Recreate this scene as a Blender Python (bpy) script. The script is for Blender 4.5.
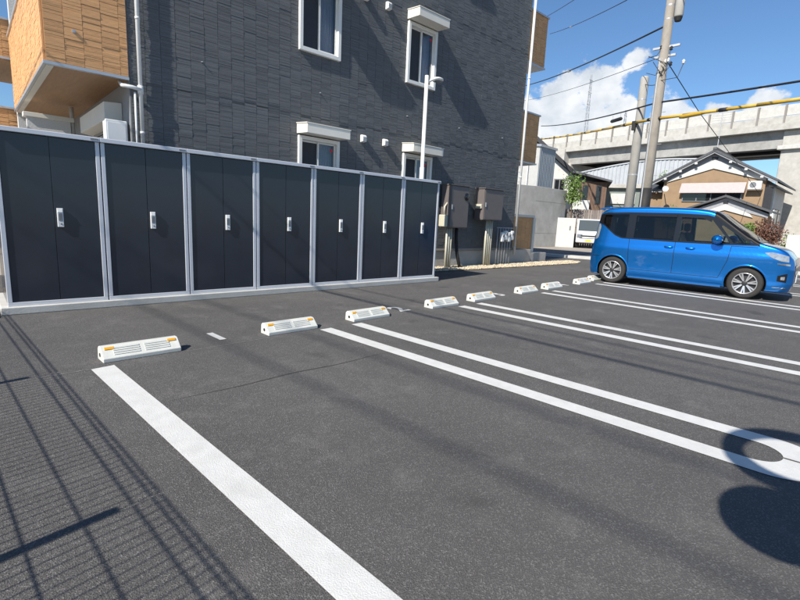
import bpy, bmesh, math, random
from mathutils import Vector, Matrix
R = math.radians
random.seed(7)
for o in list(bpy.data.objects):
    bpy.data.objects.remove(o)
SC = bpy.context.scene
COL = SC.collection

# ------------------------------------------------------------------ camera
cam_d = bpy.data.cameras.new('camera')
cam_d.sensor_width = 36.0
cam_d.lens = 21.19
cam_d.clip_start = 0.05
cam_d.clip_end = 5000
cam = bpy.data.objects.new('camera', cam_d)
COL.objects.link(cam)
_F = Vector((0.7114, 0.6817, -0.1709)).normalized()
_Rt = Vector((0.6969, -0.7157, 0.0458)); _Rt = (_Rt - _Rt.dot(_F) * _F).normalized()
_U = _Rt.cross(_F)
cam.matrix_world = Matrix(((_Rt.x, _U.x, -_F.x, 0), (_Rt.y, _U.y, -_F.y, 0), (_Rt.z, _U.z, -_F.z, 1.24), (0, 0, 0, 1)))
SC.camera = cam

# ------------------------------------------------------------------ world sky with cumulus
SUN_EL, SUN_AZ = R(40.3), R(263.2)
world = bpy.data.worlds.new('World'); SC.world = world
world.use_nodes = True
wt = world.node_tree; wn = wt.nodes; wl = wt.links
wn.clear()
def wnode(t, **k):
    n = wn.new(t)
    for a, b in k.items(): setattr(n, a, b)
    return n
def wmath(op, a, b=None, clamp=False):
    n = wnode('ShaderNodeMath', operation=op, use_clamp=clamp)
    for i, s in enumerate((a, b)):
        if s is None: continue
        if isinstance(s, (int, float)): n.inputs[i].default_value = s
        else: wl.new(s, n.inputs[i])
    return n.outputs[0]
sky = wnode('ShaderNodeTexSky', sky_type='NISHITA')
sky.sun_disc = False
sky.sun_elevation = SUN_EL; sky.sun_rotation = SUN_AZ
sky.air_density = 1.0; sky.dust_density = 0.35; sky.ozone_density = 3.0
bg = wnode('ShaderNodeBackground'); bg.inputs[1].default_value = 0.082
wo = wnode('ShaderNodeOutputWorld')
tc = wnode('ShaderNodeTexCoord')
sep = wnode('ShaderNodeSeparateXYZ'); wl.new(tc.outputs['Generated'], sep.inputs[0])
def wnoise(scale, detail, rough, sz=1.0, off=(0, 0, 0)):
    mp = wnode('ShaderNodeMapping'); mp.inputs['Scale'].default_value = (1, 1, sz); mp.inputs['Location'].default_value = off
    wl.new(tc.outputs['Generated'], mp.inputs[0])
    n = wnode('ShaderNodeTexNoise'); n.inputs['Scale'].default_value = scale
    n.inputs['Detail'].default_value = detail; n.inputs['Roughness'].default_value = rough
    wl.new(mp.outputs[0], n.inputs['Vector'])
    return n.outputs['Fac']
def wdot(d):
    n = wnode('ShaderNodeVectorMath', operation='DOT_PRODUCT'); wl.new(tc.outputs['Generated'], n.inputs[0])
    n.inputs[1].default_value = Vector(d).normalized(); return n.outputs['Value']
# cumulus heaps standing low over the houses; general broken cumulus all round the horizon
heap = None
for d, k, s in (((0.8669, 0.4418, 0.2108), 420, 1.0), ((0.845, 0.4919, 0.1946), 420, 1.0), ((0.8901, 0.3793, 0.2428), 700, 0.95),
                ((0.8993, 0.3315, 0.2833), 2600, 0.55), ((0.9136, 0.3476, 0.1908), 500, 0.9), ((0.9355, 0.2801, 0.1952), 700, .8),
                ((0.9555, 0.2023, 0.1976), 1400, .75), ((0.9661, 0.1437, 0.2087), 1500, .8), ((0.9086, 0.3777, 0.15), 300, .8),
                ((0.9486, 0.25, 0.15), 300, .8)):
    g = wmath('MULTIPLY', wmath('EXPONENT', wmath('MULTIPLY', wmath('SUBTRACT', wdot(d), 1.0), k)), s)
    heap = g if heap is None else wmath('MAXIMUM', heap, g)
low = wnode('ShaderNodeMapRange'); low.inputs[1].default_value = 0.30; low.inputs[2].default_value = 0.04
wl.new(sep.outputs[2], low.inputs[0])
fb = wnoise(9.0, 9.0, 0.62, 1.3)
big = wnoise(2.6, 3.0, 0.5, 2.2, (3.1, 0.4, 0.0))
gen = wmath('MULTIPLY', low.outputs[0], wmath('MULTIPLY', wmath('SUBTRACT', big, 0.42), 2.4, ))
dens = wmath('ADD', wmath('MAXIMUM', heap, wmath('MULTIPLY', gen, 0.9)), wmath('MULTIPLY', wmath('SUBTRACT', fb, 0.5), 1.9))
cov = wnode('ShaderNodeMapRange', interpolation_type='SMOOTHSTEP')
cov.inputs[1].default_value = 0.42; cov.inputs[2].default_value = 0.60
wl.new(dens, cov.inputs[0])
fb2 = wnoise(13.0, 6.0, 0.55, 1.2, (0.02, 0.02, -0.05))
shade = wnode('ShaderNodeMapRange'); shade.inputs[1].default_value = 0.32; shade.inputs[2].default_value = 0.62
wl.new(fb2, shade.inputs[0])
ccol = wnode('ShaderNodeMix', data_type='RGBA')
ccol.inputs[6].default_value = (5.6, 6.1, 6.7, 1); ccol.inputs[7].default_value = (9.0, 9.1, 9.2, 1)
wl.new(shade.outputs[0], ccol.inputs[0])
tint = wnode('ShaderNodeMix', data_type='RGBA', blend_type='MULTIPLY'); tint.inputs[0].default_value = 1.0
tint.inputs[7].default_value = (0.80, 1.0, 1.16, 1)
wl.new(sky.outputs[0], tint.inputs[6])
mixc = wnode('ShaderNodeMix', data_type='RGBA')
wl.new(wmath('MULTIPLY', cov.outputs[0], 0.95), mixc.inputs[0])
wl.new(tint.outputs[2], mixc.inputs[6]); wl.new(ccol.outputs[2], mixc.inputs[7])
wl.new(mixc.outputs[2], bg.inputs[0]); wl.new(bg.outputs[0], wo.inputs[0])

# ------------------------------------------------------------------ sun
sd = bpy.data.lights.new('sun', 'SUN'); sd.energy = 5.0; sd.angle = R(0.53); sd.color = (1.0, 0.935, 0.84)
sun = bpy.data.objects.new('sun', sd); COL.objects.link(sun)
sun.rotation_euler = Vector((0.7575, 0.0907, -0.6465)).to_track_quat('-Z', 'Y').to_euler()
sun.location = (-30, -4, 26)

SC.view_settings.view_transform = 'Standard'
SC.view_settings.look = 'None'
SC.view_settings.gamma = 1.0
SC.view_settings.use_curve_mapping = False
SC.view_settings.exposure = 0.55
SC.render.engine = 'CYCLES'
SC.cycles.max_bounces = 6

# ------------------------------------------------------------------ helpers
TH = math.atan(-0.06315)                      # the building and lockers stand at a slight angle to the stalls
CT, ST = math.cos(TH), math.sin(TH)
def BW(u, v, z=0.0):                          # building frame -> world
    return Vector((u * CT - v * ST, u * ST + v * CT, z))
ORG = {}
def root_of(o):
    while o.parent is not None: o = o.parent
    return o
def tag(o, label=None, cat=None, group=None, kind=None):
    if label: o['label'] = label
    if cat: o['category'] = cat
    if group: o['group'] = group
    if kind: o['kind'] = kind
    return o
def thing(name, label, cat, loc=(0, 0, 0), frame='W', group=None, rz=0.0, keep=False):
    """Empty at a thing's base. Parts are given in the frame's absolute coordinates (W, B) or local ones (L)."""
    o = bpy.data.objects.new(name, None); COL.objects.link(o)
    o.empty_display_size = 0.2
    place(o, loc, frame, rz)
    return tag(o, label, cat, group)
def place(o, loc, frame, rz=0.0):
    if frame == 'B':
        o.location = BW(*loc); o.rotation_euler = (0, 0, TH); ORG[o] = Vector(loc)
    elif frame == 'W':
        o.location = loc; ORG[o] = Vector(loc)
    else:
        o.location = loc; o.rotation_euler = (0, 0, rz); ORG[o] = Vector((0, 0, 0))
    return o
class MB:
    def __init__(s): s.v = []; s.f = []
    def add(s, vs, fs):
        n = len(s.v); s.v += [tuple(p) for p in vs]; s.f += [tuple(i + n for i in f) for f in fs]; return s
    def hexa(s, p):    # p: 4 bottom (ccw from above), 4 top
        return s.add(p, [(3, 2, 1, 0), (4, 5, 6, 7), (0, 1, 5, 4), (1, 2, 6, 5), (2, 3, 7, 6), (3, 0, 4, 7)])
    def box(s, x0, x1, y0, y1, z0, z1):
        if x0 > x1: x0, x1 = x1, x0
        if y0 > y1: y0, y1 = y1, y0
        if z0 > z1: z0, z1 = z1, z0
        return s.hexa([(x0, y0, z0), (x1, y0, z0), (x1, y1, z0), (x0, y1, z0), (x0, y0, z1), (x1, y0, z1), (x1, y1, z1), (x0, y1, z1)])
    def prism(s, poly, axis, d0, d1):
        """poly in the plane normal to axis: x->(y,z), y->(x,z), z->(x,y)"""
        def m(a, b, d): return {'x': (d, a, b), 'y': (a, d, b), 'z': (a, b, d)}[axis]
        n = len(poly)
        vs = [m(a, b, d0) for a, b in poly] + [m(a, b, d1) for a, b in poly]
        fs = [tuple(range(n)), tuple(range(2 * n - 1, n - 1, -1))] + [(i, i + n, (i + 1) % n + n, (i + 1) % n) for i in range(n)]
        return s.add(vs, fs)
    def tube(s, p0, p1, r0, r1=None, n=10, caps=True):
        if r1 is None: r1 = r0
        p0 = Vector(p0); p1 = Vector(p1); d = (p1 - p0)
        if d.length < 1e-9: return s
        d.normalize()
        a = d.orthogonal().normalized(); b = d.cross(a)
        vs = []
        for p, r in ((p0, r0), (p1, r1)):
            for i in range(n):
                t = 2 * math.pi * i / n; vs.append(p + (a * math.cos(t) + b * math.sin(t)) * r)
        fs = [(i, (i + 1) % n, (i + 1) % n + n, i + n) for i in range(n)]
        if caps: fs += [tuple(range(n - 1, -1, -1)), tuple(range(n, 2 * n))]
        return s.add(vs, fs)
    def path(s, pts, r, n=8, caps=True):
        pts = [Vector(p) for p in pts]; rings = []
        ref = None; vs = []
        for i, p in enumerate(pts):
            d = (pts[min(i + 1, len(pts) - 1)] - pts[max(i - 1, 0)]).normalized()
            if ref is None: ref = d.orthogonal().normalized()
            a = (ref - ref.dot(d) * d)
            a = a.normalized() if a.length > 1e-6 else d.orthogonal().normalized()
            ref = a; b = d.cross(a)
            rr = r[i] if isinstance(r, (list, tuple)) else r
            for k in range(n):
                t = 2 * math.pi * k / n; vs.append(p + (a * math.cos(t) + b * math.sin(t)) * rr)
        fs = []
        for i in range(len(pts) - 1):
            for k in range(n): fs.append((i * n + k, i * n + (k + 1) % n, (i + 1) * n + (k + 1) % n, (i + 1) * n + k))
        if caps: fs += [tuple(range(n - 1, -1, -1)), tuple(range((len(pts) - 1) * n, len(pts) * n))]
        return s.add(vs, fs)
    def lathe(s, prof, org, axis='z', n=24, close=False):
        """prof: list of (radius, along)"""
        org = Vector(org); vs = []
        for r, h in prof:
            for k in range(n):
                t = 2 * math.pi * k / n; c, q = math.cos(t) * r, math.sin(t) * r
                vs.append(org + Vector({'z': (c, q, h), 'y': (q, h, c), 'x': (h, c, q)}[axis]))
        m = len(prof); fs = []
        for i in range(m - 1 + (1 if close else 0)):
            for k in range(n):
                j = (i + 1) % m
                fs.append((i * n + k, i * n + (k + 1) % n, j * n + (k + 1) % n, j * n + k))
        return s.add(vs, fs)
    def grid(s, rows, flip=False):
        m, n = len(rows), len(rows[0]); vs = [p for r in rows for p in r]; fs = []
        for i in range(m - 1):
            for k in range(n - 1):
                q = (i * n + k, i * n + k + 1, (i + 1) * n + k + 1, (i + 1) * n + k)
                fs.append(q[::-1] if flip else q)
        return s.add(vs, fs)
    def mesh(s, name, org=(0, 0, 0), smooth=False, fix=True):
        me = bpy.data.meshes.new(name)
        o = Vector(org)
        me.from_pydata([tuple(Vector(p) - o) for p in s.v], [], s.f)
        if fix:
            bm = bmesh.new(); bm.from_mesh(me); bmesh.ops.recalc_face_normals(bm, faces=bm.faces[:]); bm.to_mesh(me); bm.free()
        if smooth: me.shade_smooth()
        me.update()
        return me
    def build(s, name, mat, parent=None, smooth=False, bevel=0.0, top=None, fix=True, segs=2, auto=None):
        """parent: a thing or part. top=(loc, frame[, rz]): a top-level mesh thing instead."""
        if parent is not None: org = ORG.get(root_of(parent), Vector((0, 0, 0)))
        elif top is not None: org = Vector(top[0]) if top[1] in 'BW' else Vector((0, 0, 0))
        else: org = Vector((0, 0, 0))
        me = s.mesh(name, org, smooth, fix)
        o = bpy.data.objects.new(name, me); COL.objects.link(o)
        if mat is not None: me.materials.append(mat)
        if parent is not None: o.parent = parent
        elif top is not None: place(o, *top)
        if bevel:
            b = o.modifiers.new('bevel', 'BEVEL'); b.width = bevel; b.segments = segs; b.limit_method = 'ANGLE'; b.angle_limit = R(40)
            if smooth is False: me.shade_smooth(); b.harden_normals = True
        return o
def copy_tree(o, parent=None):
    c = o.copy(); COL.objects.link(c); c.parent = parent
    for ch in list(o.children): copy_tree(ch, c)
    return c

# ------------------------------------------------------------------ materials
def pm(name, col, rough=0.6, metal=0.0, var=0.12, scale=6.0, detail=4.0, bump=0.0, bscale=60.0, col2=None, coat=0.0, rnd=0.0,
       stretch=(1, 1, 1), spec=0.5, rvar=0.0, coords='Object', dirt=0.0):
    m = bpy.data.materials.new(name); m.use_nodes = True
    nt = m.node_tree; N = nt.nodes; L = nt.links; b = N['Principled BSDF']
    b.inputs['Roughness'].default_value = rough; b.inputs['Metallic'].default_value = metal
    b.inputs['Specular IOR Level'].default_value = spec
    if coat: b.inputs['Coat Weight'].default_value = coat; b.inputs['Coat Roughness'].default_value = 0.04
    t = N.new('ShaderNodeTexCoord'); mp = N.new('ShaderNodeMapping'); mp.inputs['Scale'].default_value = stretch
    if coords == 'Position':
        g = N.new('ShaderNodeNewGeometry'); L.new(g.outputs['Position'], mp.inputs[0])
    else: L.new(t.outputs[coords], mp.inputs[0])
    n = N.new('ShaderNodeTexNoise'); n.inputs['Scale'].default_value = scale; n.inputs['Detail'].default_value = detail
    n.inputs['Roughness'].default_value = 0.6; L.new(mp.outputs[0], n.inputs['Vector'])
    if col2 is None:
        col2 = tuple(min(1, c * (1 + var)) for c in col); col1 = tuple(c * (1 - var) for c in col)
    else: col1 = col
    mr = N.new('ShaderNodeMapRange'); mr.inputs[1].default_value = 0.3; mr.inputs[2].default_value = 0.7; L.new(n.outputs['Fac'], mr.inputs[0])
    mx = N.new('ShaderNodeMix'); mx.data_type = 'RGBA'; mx.inputs[6].default_value = (*col1, 1); mx.inputs[7].default_value = (*col2, 1)
    L.new(mr.outputs[0], mx.inputs[0]); out = mx.outputs[2]
    if rnd:
        oi = N.new('ShaderNodeObjectInfo'); gm = N.new('ShaderNodeNewGeometry')
        ad = N.new('ShaderNodeMath'); ad.operation = 'ADD'; L.new(oi.outputs['Random'], ad.inputs[0]); L.new(gm.outputs['Random Per Island'], ad.inputs[1])
        fr = N.new('ShaderNodeMath'); fr.operation = 'FRACT'; L.new(ad.outputs[0], fr.inputs[0])
        r2 = N.new('ShaderNodeMapRange'); r2.inputs[3].default_value = 1 - rnd; r2.inputs[4].default_value = 1 + rnd; L.new(fr.outputs[0], r2.inputs[0])
        hs = N.new('ShaderNodeHueSaturation'); L.new(r2.outputs[0], hs.inputs['Value']); L.new(out, hs.inputs['Color']); out = hs.outputs[0]
    if dirt:
        n3 = N.new('ShaderNodeTexNoise'); n3.inputs['Scale'].default_value = 1.7; n3.inputs['Detail'].default_value = 7; n3.inputs['Roughness'].default_value = 0.7
        L.new(t.outputs['Object'], n3.inputs['Vector'])
        r3 = N.new('ShaderNodeMapRange'); r3.inputs[1].default_value = 0.5; r3.inputs[2].default_value = 0.75; r3.inputs[4].default_value = dirt; L.new(n3.outputs['Fac'], r3.inputs[0])
        m3 = N.new('ShaderNodeMix'); m3.data_type = 'RGBA'; m3.blend_type = 'MULTIPLY'; m3.inputs[7].default_value = (0.45, 0.42, 0.38, 1)
        L.new(r3.outputs[0], m3.inputs[0]); L.new(out, m3.inputs[6]); out = m3.outputs[2]
    L.new(out, b.inputs['Base Color'])
    if rvar:
        r4 = N.new('ShaderNodeMapRange'); r4.inputs[3].default_value = max(0.02, rough - rvar); r4.inputs[4].default_value = rough + rvar
        L.new(n.outputs['Fac'], r4.inputs[0]); L.new(r4.outputs[0], b.inputs['Roughness'])
    if bump:
        n2 = N.new('ShaderNodeTexNoise'); n2.inputs['Scale'].default_value = bscale; n2.inputs['Detail'].default_value = 5; L.new(mp.outputs[0], n2.inputs['Vector'])
        bp = N.new('ShaderNodeBump'); bp.inputs['Strength'].default_value = min(1, bump); bp.inputs['Distance'].default_value = 0.01
        L.new(n2.outputs['Fac'], bp.inputs['Height']); L.new(bp.outputs[0], b.inputs['Normal'])
    return m

def asphalt(name, dark, light, stone, patch=0.25):
    m = bpy.data.materials.new(name); m.use_nodes = True
    nt = m.node_tree; N = nt.nodes; L = nt.links; b = N['Principled BSDF']
    g = N.new('ShaderNodeNewGeometry')
    def noise(sc, de, ro=0.6):
        n = N.new('ShaderNodeTexNoise'); n.inputs['Scale'].default_value = sc; n.inputs['Detail'].default_value = de; n.inputs['Roughness'].default_value = ro
        L.new(g.outputs['Position'], n.inputs['Vector']); return n.outputs['Fac']
    def mr(x, a, c, d=0.0, e=1.0):
        r = N.new('ShaderNodeMapRange'); r.inputs[1].default_value = a; r.inputs[2].default_value = c; r.inputs[3].default_value = d; r.inputs[4].default_value = e
        L.new(x, r.inputs[0]); return r.outputs[0]
    def mix(f, a, c, bt='MIX'):
        x = N.new('ShaderNodeMix'); x.data_type = 'RGBA'; x.blend_type = bt
        for i, s in ((0, f), (6, a), (7, c)):
            if isinstance(s, (int, float)): x.inputs[i].default_value = s
            elif isinstance(s, tuple): x.inputs[i].default_value = (*s, 1)
            else: L.new(s, x.inputs[i])
        return x.outputs[2]
    fine = noise(260, 4, 0.8)
    c = mix(mr(fine, 0.36, 0.66), dark, light)
    vo = N.new('ShaderNodeTexVoronoi'); vo.inputs['Scale'].default_value = 190; L.new(g.outputs['Position'], vo.inputs['Vector'])
    sv = N.new('ShaderNodeSeparateColor'); L.new(vo.outputs['Color'], sv.inputs[0])
    c = mix(mr(sv.outputs[0], 0.72, 0.98), c, stone)
    pt = noise(0.55, 6, 0.65)
    c = mix(mr(pt, 0.3, 0.7), c, mix(1.0, c, (1 - patch, 1 - patch, 1 - patch * 0.95), 'MULTIPLY'))
    md = noise(4.5, 5, 0.6)
    c = mix(mr(md, 0.3, 0.7), mix(1.0, c, (0.88, 0.88, 0.88), 'MULTIPLY'), c)
    # pale dusty scuffs and faint roller bands
    du = noise(2.3, 9, 0.72)
    c = mix(mr(du, 0.54, 0.78, 0, 0.5), c, (0.23, 0.22, 0.205))
    ol = noise(1.35, 3, 0.45)
    c = mix(mr(ol, 0.66, 0.74, 0, 0.45), c, (0.03, 0.029, 0.028))
    L.new(c, b.inputs['Base Color'])
    b.inputs['Roughness'].default_value = 0.85; b.inputs['Specular IOR Level'].default_value = 0.35
    bp = N.new('ShaderNodeBump'); bp.inputs['Strength'].default_value = 0.75; bp.inputs['Distance'].default_value = 0.006
    ad = N.new('ShaderNodeMath'); ad.operation = 'ADD'; L.new(fine, ad.inputs[0]); L.new(vo.outputs['Distance'], ad.inputs[1])
    L.new(ad.outputs[0], bp.inputs['Height']); L.new(bp.outputs[0], b.inputs['Normal'])
    return m

def paint_mat(name):
    m = pm(name, (0.575, 0.575, 0.555), 0.6, var=0.07, scale=9, detail=8, bump=0.35, bscale=170, coords='Position', dirt=0.18)
    return m

M = {}
M['asphalt'] = asphalt('fresh asphalt', (0.073, 0.070, 0.067), (0.160, 0.154, 0.147), (0.225, 0.217, 0.205))
M['road'] = asphalt('old asphalt', (0.10, 0.10, 0.098), (0.19, 0.185, 0.18), (0.24, 0.235, 0.225), 0.15)
M['paint'] = paint_mat('white road paint')
M['ground'] = pm('gravelly earth', (0.26, 0.23, 0.19), 0.95, scale=0.8, detail=9, col2=(0.36, 0.33, 0.29), bump=0.6, bscale=25, coords='Position')
M['concrete'] = pm('concrete', (0.36, 0.35, 0.32), 0.85, scale=2.2, detail=9, col2=(0.46, 0.45, 0.42), bump=0.3, bscale=70, dirt=0.35)
M['concrete_dk'] = pm('weathered concrete', (0.25, 0.247, 0.237), 0.9, scale=1.2, detail=9, col2=(0.36, 0.355, 0.34), bump=0.3, bscale=20, dirt=0.6)
M['concrete_lt'] = pm('light concrete', (0.43, 0.425, 0.395), 0.85, scale=3, detail=8, col2=(0.52, 0.515, 0.485), bump=0.2, bscale=60, dirt=0.3)
M['pebble'] = pm('beige pebbles', (0.5, 0.43, 0.31), 0.85, var=0.15, scale=20, rnd=0.35)
M['gravelbed'] = pm('gravel bed', (0.34, 0.29, 0.21), 0.95, scale=40, col2=(0.5, 0.43, 0.32), bump=1, bscale=90, coords='Position')
M['stop'] = pm('cream recycled plastic', (0.58, 0.585, 0.54), 0.5, var=0.06, scale=12, bump=0.12, bscale=140, dirt=0.45)
M['rubber'] = pm('black rubber', (0.012, 0.012, 0.012), 0.7, var=0.2)
M['reflector'] = pm('amber reflector', (0.75, 0.36, 0.015), 0.25, var=0.1, scale=60, spec=0.8)
M['lockdoor'] = pm('dark navy painted steel', (0.020, 0.026, 0.039), 0.2, var=0.12, scale=3, spec=0.6, rvar=0.06, bump=0.02, bscale=5)
M['lockframe'] = pm('silver aluminium', (0.62, 0.64, 0.68), 0.42, metal=0.25, var=0.04, scale=5)
M['lockwhite'] = pm('white plastic', (0.72, 0.73, 0.72), 0.4, var=0.03)
M['keypad'] = pm('grey keypad', (0.16, 0.17, 0.18), 0.5, var=0.3, scale=80)
M['black'] = pm('black void', (0.006, 0.006, 0.007), 0.8, var=0.1)
M['siding'] = pm('dark slate siding', (0.106, 0.115, 0.124), 0.6, var=0.12, scale=40, detail=5, stretch=(1, 1, 5), bump=0.8, bscale=60, rnd=0.07)
M['siding_back'] = pm('dark slate joints', (0.23, 0.24, 0.25), 0.7, var=0.08)
M['brown'] = pm('caramel stone siding', (0.62, 0.345, 0.155), 0.65, var=0.10, scale=16, detail=5, stretch=(.6, .6, 6), bump=0.45, bscale=30, rnd=0.08)
M['brown_back'] = pm('caramel joints', (0.36, 0.19, 0.08), 0.8, var=0.1)
M['soffit'] = pm('brown wood print soffit', (0.36, 0.215, 0.11), 0.6, var=0.12, scale=3, stretch=(12, 1, 1))
M['trim'] = pm('ivory trim', (0.66, 0.64, 0.57), 0.5, var=0.03, scale=3)
M['whitealu'] = pm('white aluminium', (0.70, 0.70, 0.67), 0.4, var=0.03, scale=3)
M['pipe'] = pm('white downpipe', (0.62, 0.63, 0.62), 0.45, var=0.04, scale=4)
M['metalcap'] = pm('silver coping', (0.50, 0.52, 0.54), 0.35, metal=0.5, var=0.05)
M['flashing'] = pm('taupe flashing', (0.22, 0.205, 0.19), 0.5, var=0.08)
M['cabinet'] = pm('taupe painted steel', (0.135, 0.117, 0.113), 0.45, var=0.06, scale=4)
M['ivorypvc'] = pm('ivory conduit', (0.50, 0.48, 0.38), 0.5, var=0.06)
M['stonewall'] = pm('pale stone siding', (0.56, 0.57, 0.56), 0.7, var=0.1, scale=30, bump=0.8, bscale=40, stretch=(1, 1, 3))
M['red'] = pm('red sticker', (0.55, 0.02, 0.03), 0.4, var=0.05)
M['curtain'] = pm('curtain with pane reflection', (0.70, 0.70, 0.76), 0.9, var=0.12, scale=3, stretch=(14, 1, 1))  # bright lavender stands in for the reflection on the pane
M['dimroom'] = pm('dim interior', (0.02, 0.02, 0.022), 0.9, var=0.2)
M['greymetal'] = pm('grey corrugated steel', (0.27, 0.31, 0.345), 0.5, var=0.06, scale=2, dirt=0.2)
M['palemetal'] = pm('pale corrugated steel', (0.40, 0.425, 0.45), 0.5, var=0.07, scale=1, dirt=0.25)
M['greengrey'] = pm('grey green wall', (0.18, 0.21, 0.19), 0.75, var=0.08, dirt=0.3)
M['tan'] = pm('tan stucco', (0.275, 0.19, 0.115), 0.9, var=0.07, scale=2, bump=0.3, bscale=40, dirt=0.25)
M['gablegrey'] = pm('grey gable board', (0.27, 0.28, 0.30), 0.75, var=0.07, dirt=0.2)
M['whitewall'] = pm('white render', (0.52, 0.52, 0.50), 0.8, var=0.05, dirt=0.3)
M['whitesiding'] = pm('weathered white siding', (0.47, 0.475, 0.47), 0.75, var=0.08, dirt=0.5)
M['rooftile'] = pm('dark grey roof tiles', (0.07, 0.073, 0.08), 0.5, var=0.25, scale=12)
M['roofdk'] = pm('black metal roof', (0.018, 0.018, 0.022), 0.45, var=0.2)
M['wood'] = pm('weathered brown boards', (0.13, 0.08, 0.055), 0.8, var=0.35, scale=4, stretch=(10, 10, 0.6), bump=0.3)
M['oldwood'] = pm('grey wooden fence', (0.19, 0.165, 0.15), 0.85, var=0.25, scale=5, stretch=(8, 8, 0.5), rnd=0.2)
M['awning'] = pm('faded pink awning', (0.40, 0.345, 0.34), 0.7, var=0.06)
M['polecon'] = pm('utility pole concrete', (0.27, 0.245, 0.21), 0.85, var=0.12, scale=5, stretch=(1, 1, 0.3), bump=0.2, dirt=0.4)
M['polecon2'] = pm('pale pole concrete', (0.33, 0.32, 0.295), 0.85, var=0.08, scale=5, stretch=(1, 1, 0.3), dirt=0.25)
M['wire'] = pm('black cable', (0.012, 0.012, 0.013), 0.6, var=0.2)
M['yellow'] = pm('yellow cable guard', (0.46, 0.29, 0.03), 0.5, var=0.15, scale=3)
M['galv'] = pm('galvanised steel', (0.42, 0.43, 0.44), 0.45, metal=0.4, var=0.12, scale=8)
M['bark'] = pm('bark', (0.09, 0.065, 0.045), 0.9, var=0.3, scale=15, bump=0.5)
M['leaf'] = pm('fresh green leaves', (0.10, 0.17, 0.03), 0.55, var=0.3, scale=4, rnd=0.35)
M['leafred'] = pm('russet leaves', (0.12, 0.055, 0.035), 0.6, var=0.35, scale=4, rnd=0.4)
M['fencebrown'] = pm('dark brown fence coating', (0.03, 0.022, 0.018), 0.5, var=0.1)
M['orange'] = pm('orange pole paint', (0.55, 0.14, 0.015), 0.45, var=0.08)
M['mirror'] = pm('mirror', (0.8, 0.8, 0.8), 0.03, metal=1.0, var=0.0)
def glass_mat(name, tint, rough=0.02, trans=0.0):
    m = bpy.data.materials.new(name); m.use_nodes = True
    b = m.node_tree.nodes['Principled BSDF']; b.inputs['Base Color'].default_value = (*tint, 1); b.inputs['Roughness'].default_value = rough
    b.inputs['IOR'].default_value = 1.52; b.inputs['Specular IOR Level'].default_value = 0.55
    b.inputs['Transmission Weight'].default_value = trans
    return m
M['glass'] = glass_mat('window glass', (0.62, 0.66, 0.70), 0.01, 1.0)
M['carglass'] = glass_mat('tinted car glass', (0.012, 0.014, 0.016), 0.02, 0.0)
def thin_glass(name, tint):
    m = bpy.data.materials.new(name); m.use_nodes = True; nt = m.node_tree; nt.nodes.clear()
    o = nt.nodes.new('ShaderNodeOutputMaterial'); mx = nt.nodes.new('ShaderNodeMixShader'); tr = nt.nodes.new('ShaderNodeBsdfTransparent'); gl = nt.nodes.new('ShaderNodeBsdfGlossy')
    fr = nt.nodes.new('ShaderNodeFresnel'); fr.inputs[0].default_value = 1.5
    tr.inputs[0].default_value = (*tint, 1); gl.inputs['Roughness'].default_value = 0.01
    nt.links.new(fr.outputs[0], mx.inputs[0]); nt.links.new(tr.outputs[0], mx.inputs[1]); nt.links.new(gl.outputs[0], mx.inputs[2]); nt.links.new(mx.outputs[0], o.inputs[0])
    return m
M['clearglass'] = thin_glass('clear car glass', (0.50, 0.56, 0.55))
M['privacy'] = thin_glass('privacy car glass', (0.15, 0.16, 0.17))
M['cabin'] = pm('dark cabin lining', (0.03, 0.03, 0.032), 0.8, var=0.2)
M['seat'] = pm('charcoal seat cloth', (0.05, 0.05, 0.055), 0.9, var=0.2)
M['screen'] = pm('insect screen', (0.028, 0.030, 0.036), 0.6, var=0.15)
def mset(mat, **k):
    for a, v in k.items(): mat.node_tree.nodes['Principled BSDF'].inputs[a.replace('_', ' ')].default_value = v
    return mat
M['carblue'] = pm('metallic blue paint', (0.001, 0.175, 0.56), 0.28, metal=0.8, var=0.03, scale=400, coat=1.0)
M['mattblack'] = pm('satin black trim', (0.006, 0.006, 0.007), 0.45, var=0.1, spec=0.15)
M['truckglass'] = glass_mat('truck glass', (0.07, 0.085, 0.09), 0.05, 0.0)  # base colour raised above the car glass to imitate reflected sky
M['carblack'] = pm('gloss black trim', (0.008, 0.008, 0.009), 0.2, var=0.1)
M['tyre'] = pm('tyre rubber', (0.022, 0.021, 0.02), 0.8, var=0.2, scale=30)
M['alloy'] = pm('machined alloy', (0.55, 0.55, 0.56), 0.3, metal=0.7, var=0.05)
M['alloydk'] = pm('dark alloy', (0.03, 0.03, 0.032), 0.45, metal=0.3, var=0.1)
M['chrome'] = pm('chrome', (0.75, 0.76, 0.78), 0.1, metal=1.0, var=0.02)
M['lamp'] = pm('clear lamp lens', (0.30, 0.33, 0.36), 0.08, metal=0.35, var=0.25, scale=25, coat=1)
M['lampred'] = pm('red lamp lens', (0.30, 0.03, 0.03), 0.12, var=0.15, coat=1)
M['truckwhite'] = pm('white truck paint', (0.60, 0.61, 0.62), 0.3, var=0.03, coat=0.6)
M['plate'] = pm('yellow number plate', (0.62, 0.5, 0.06), 0.5, var=0.05)
M['platew'] = pm('white number plate', (0.62, 0.62, 0.6), 0.5, var=0.05)
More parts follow.
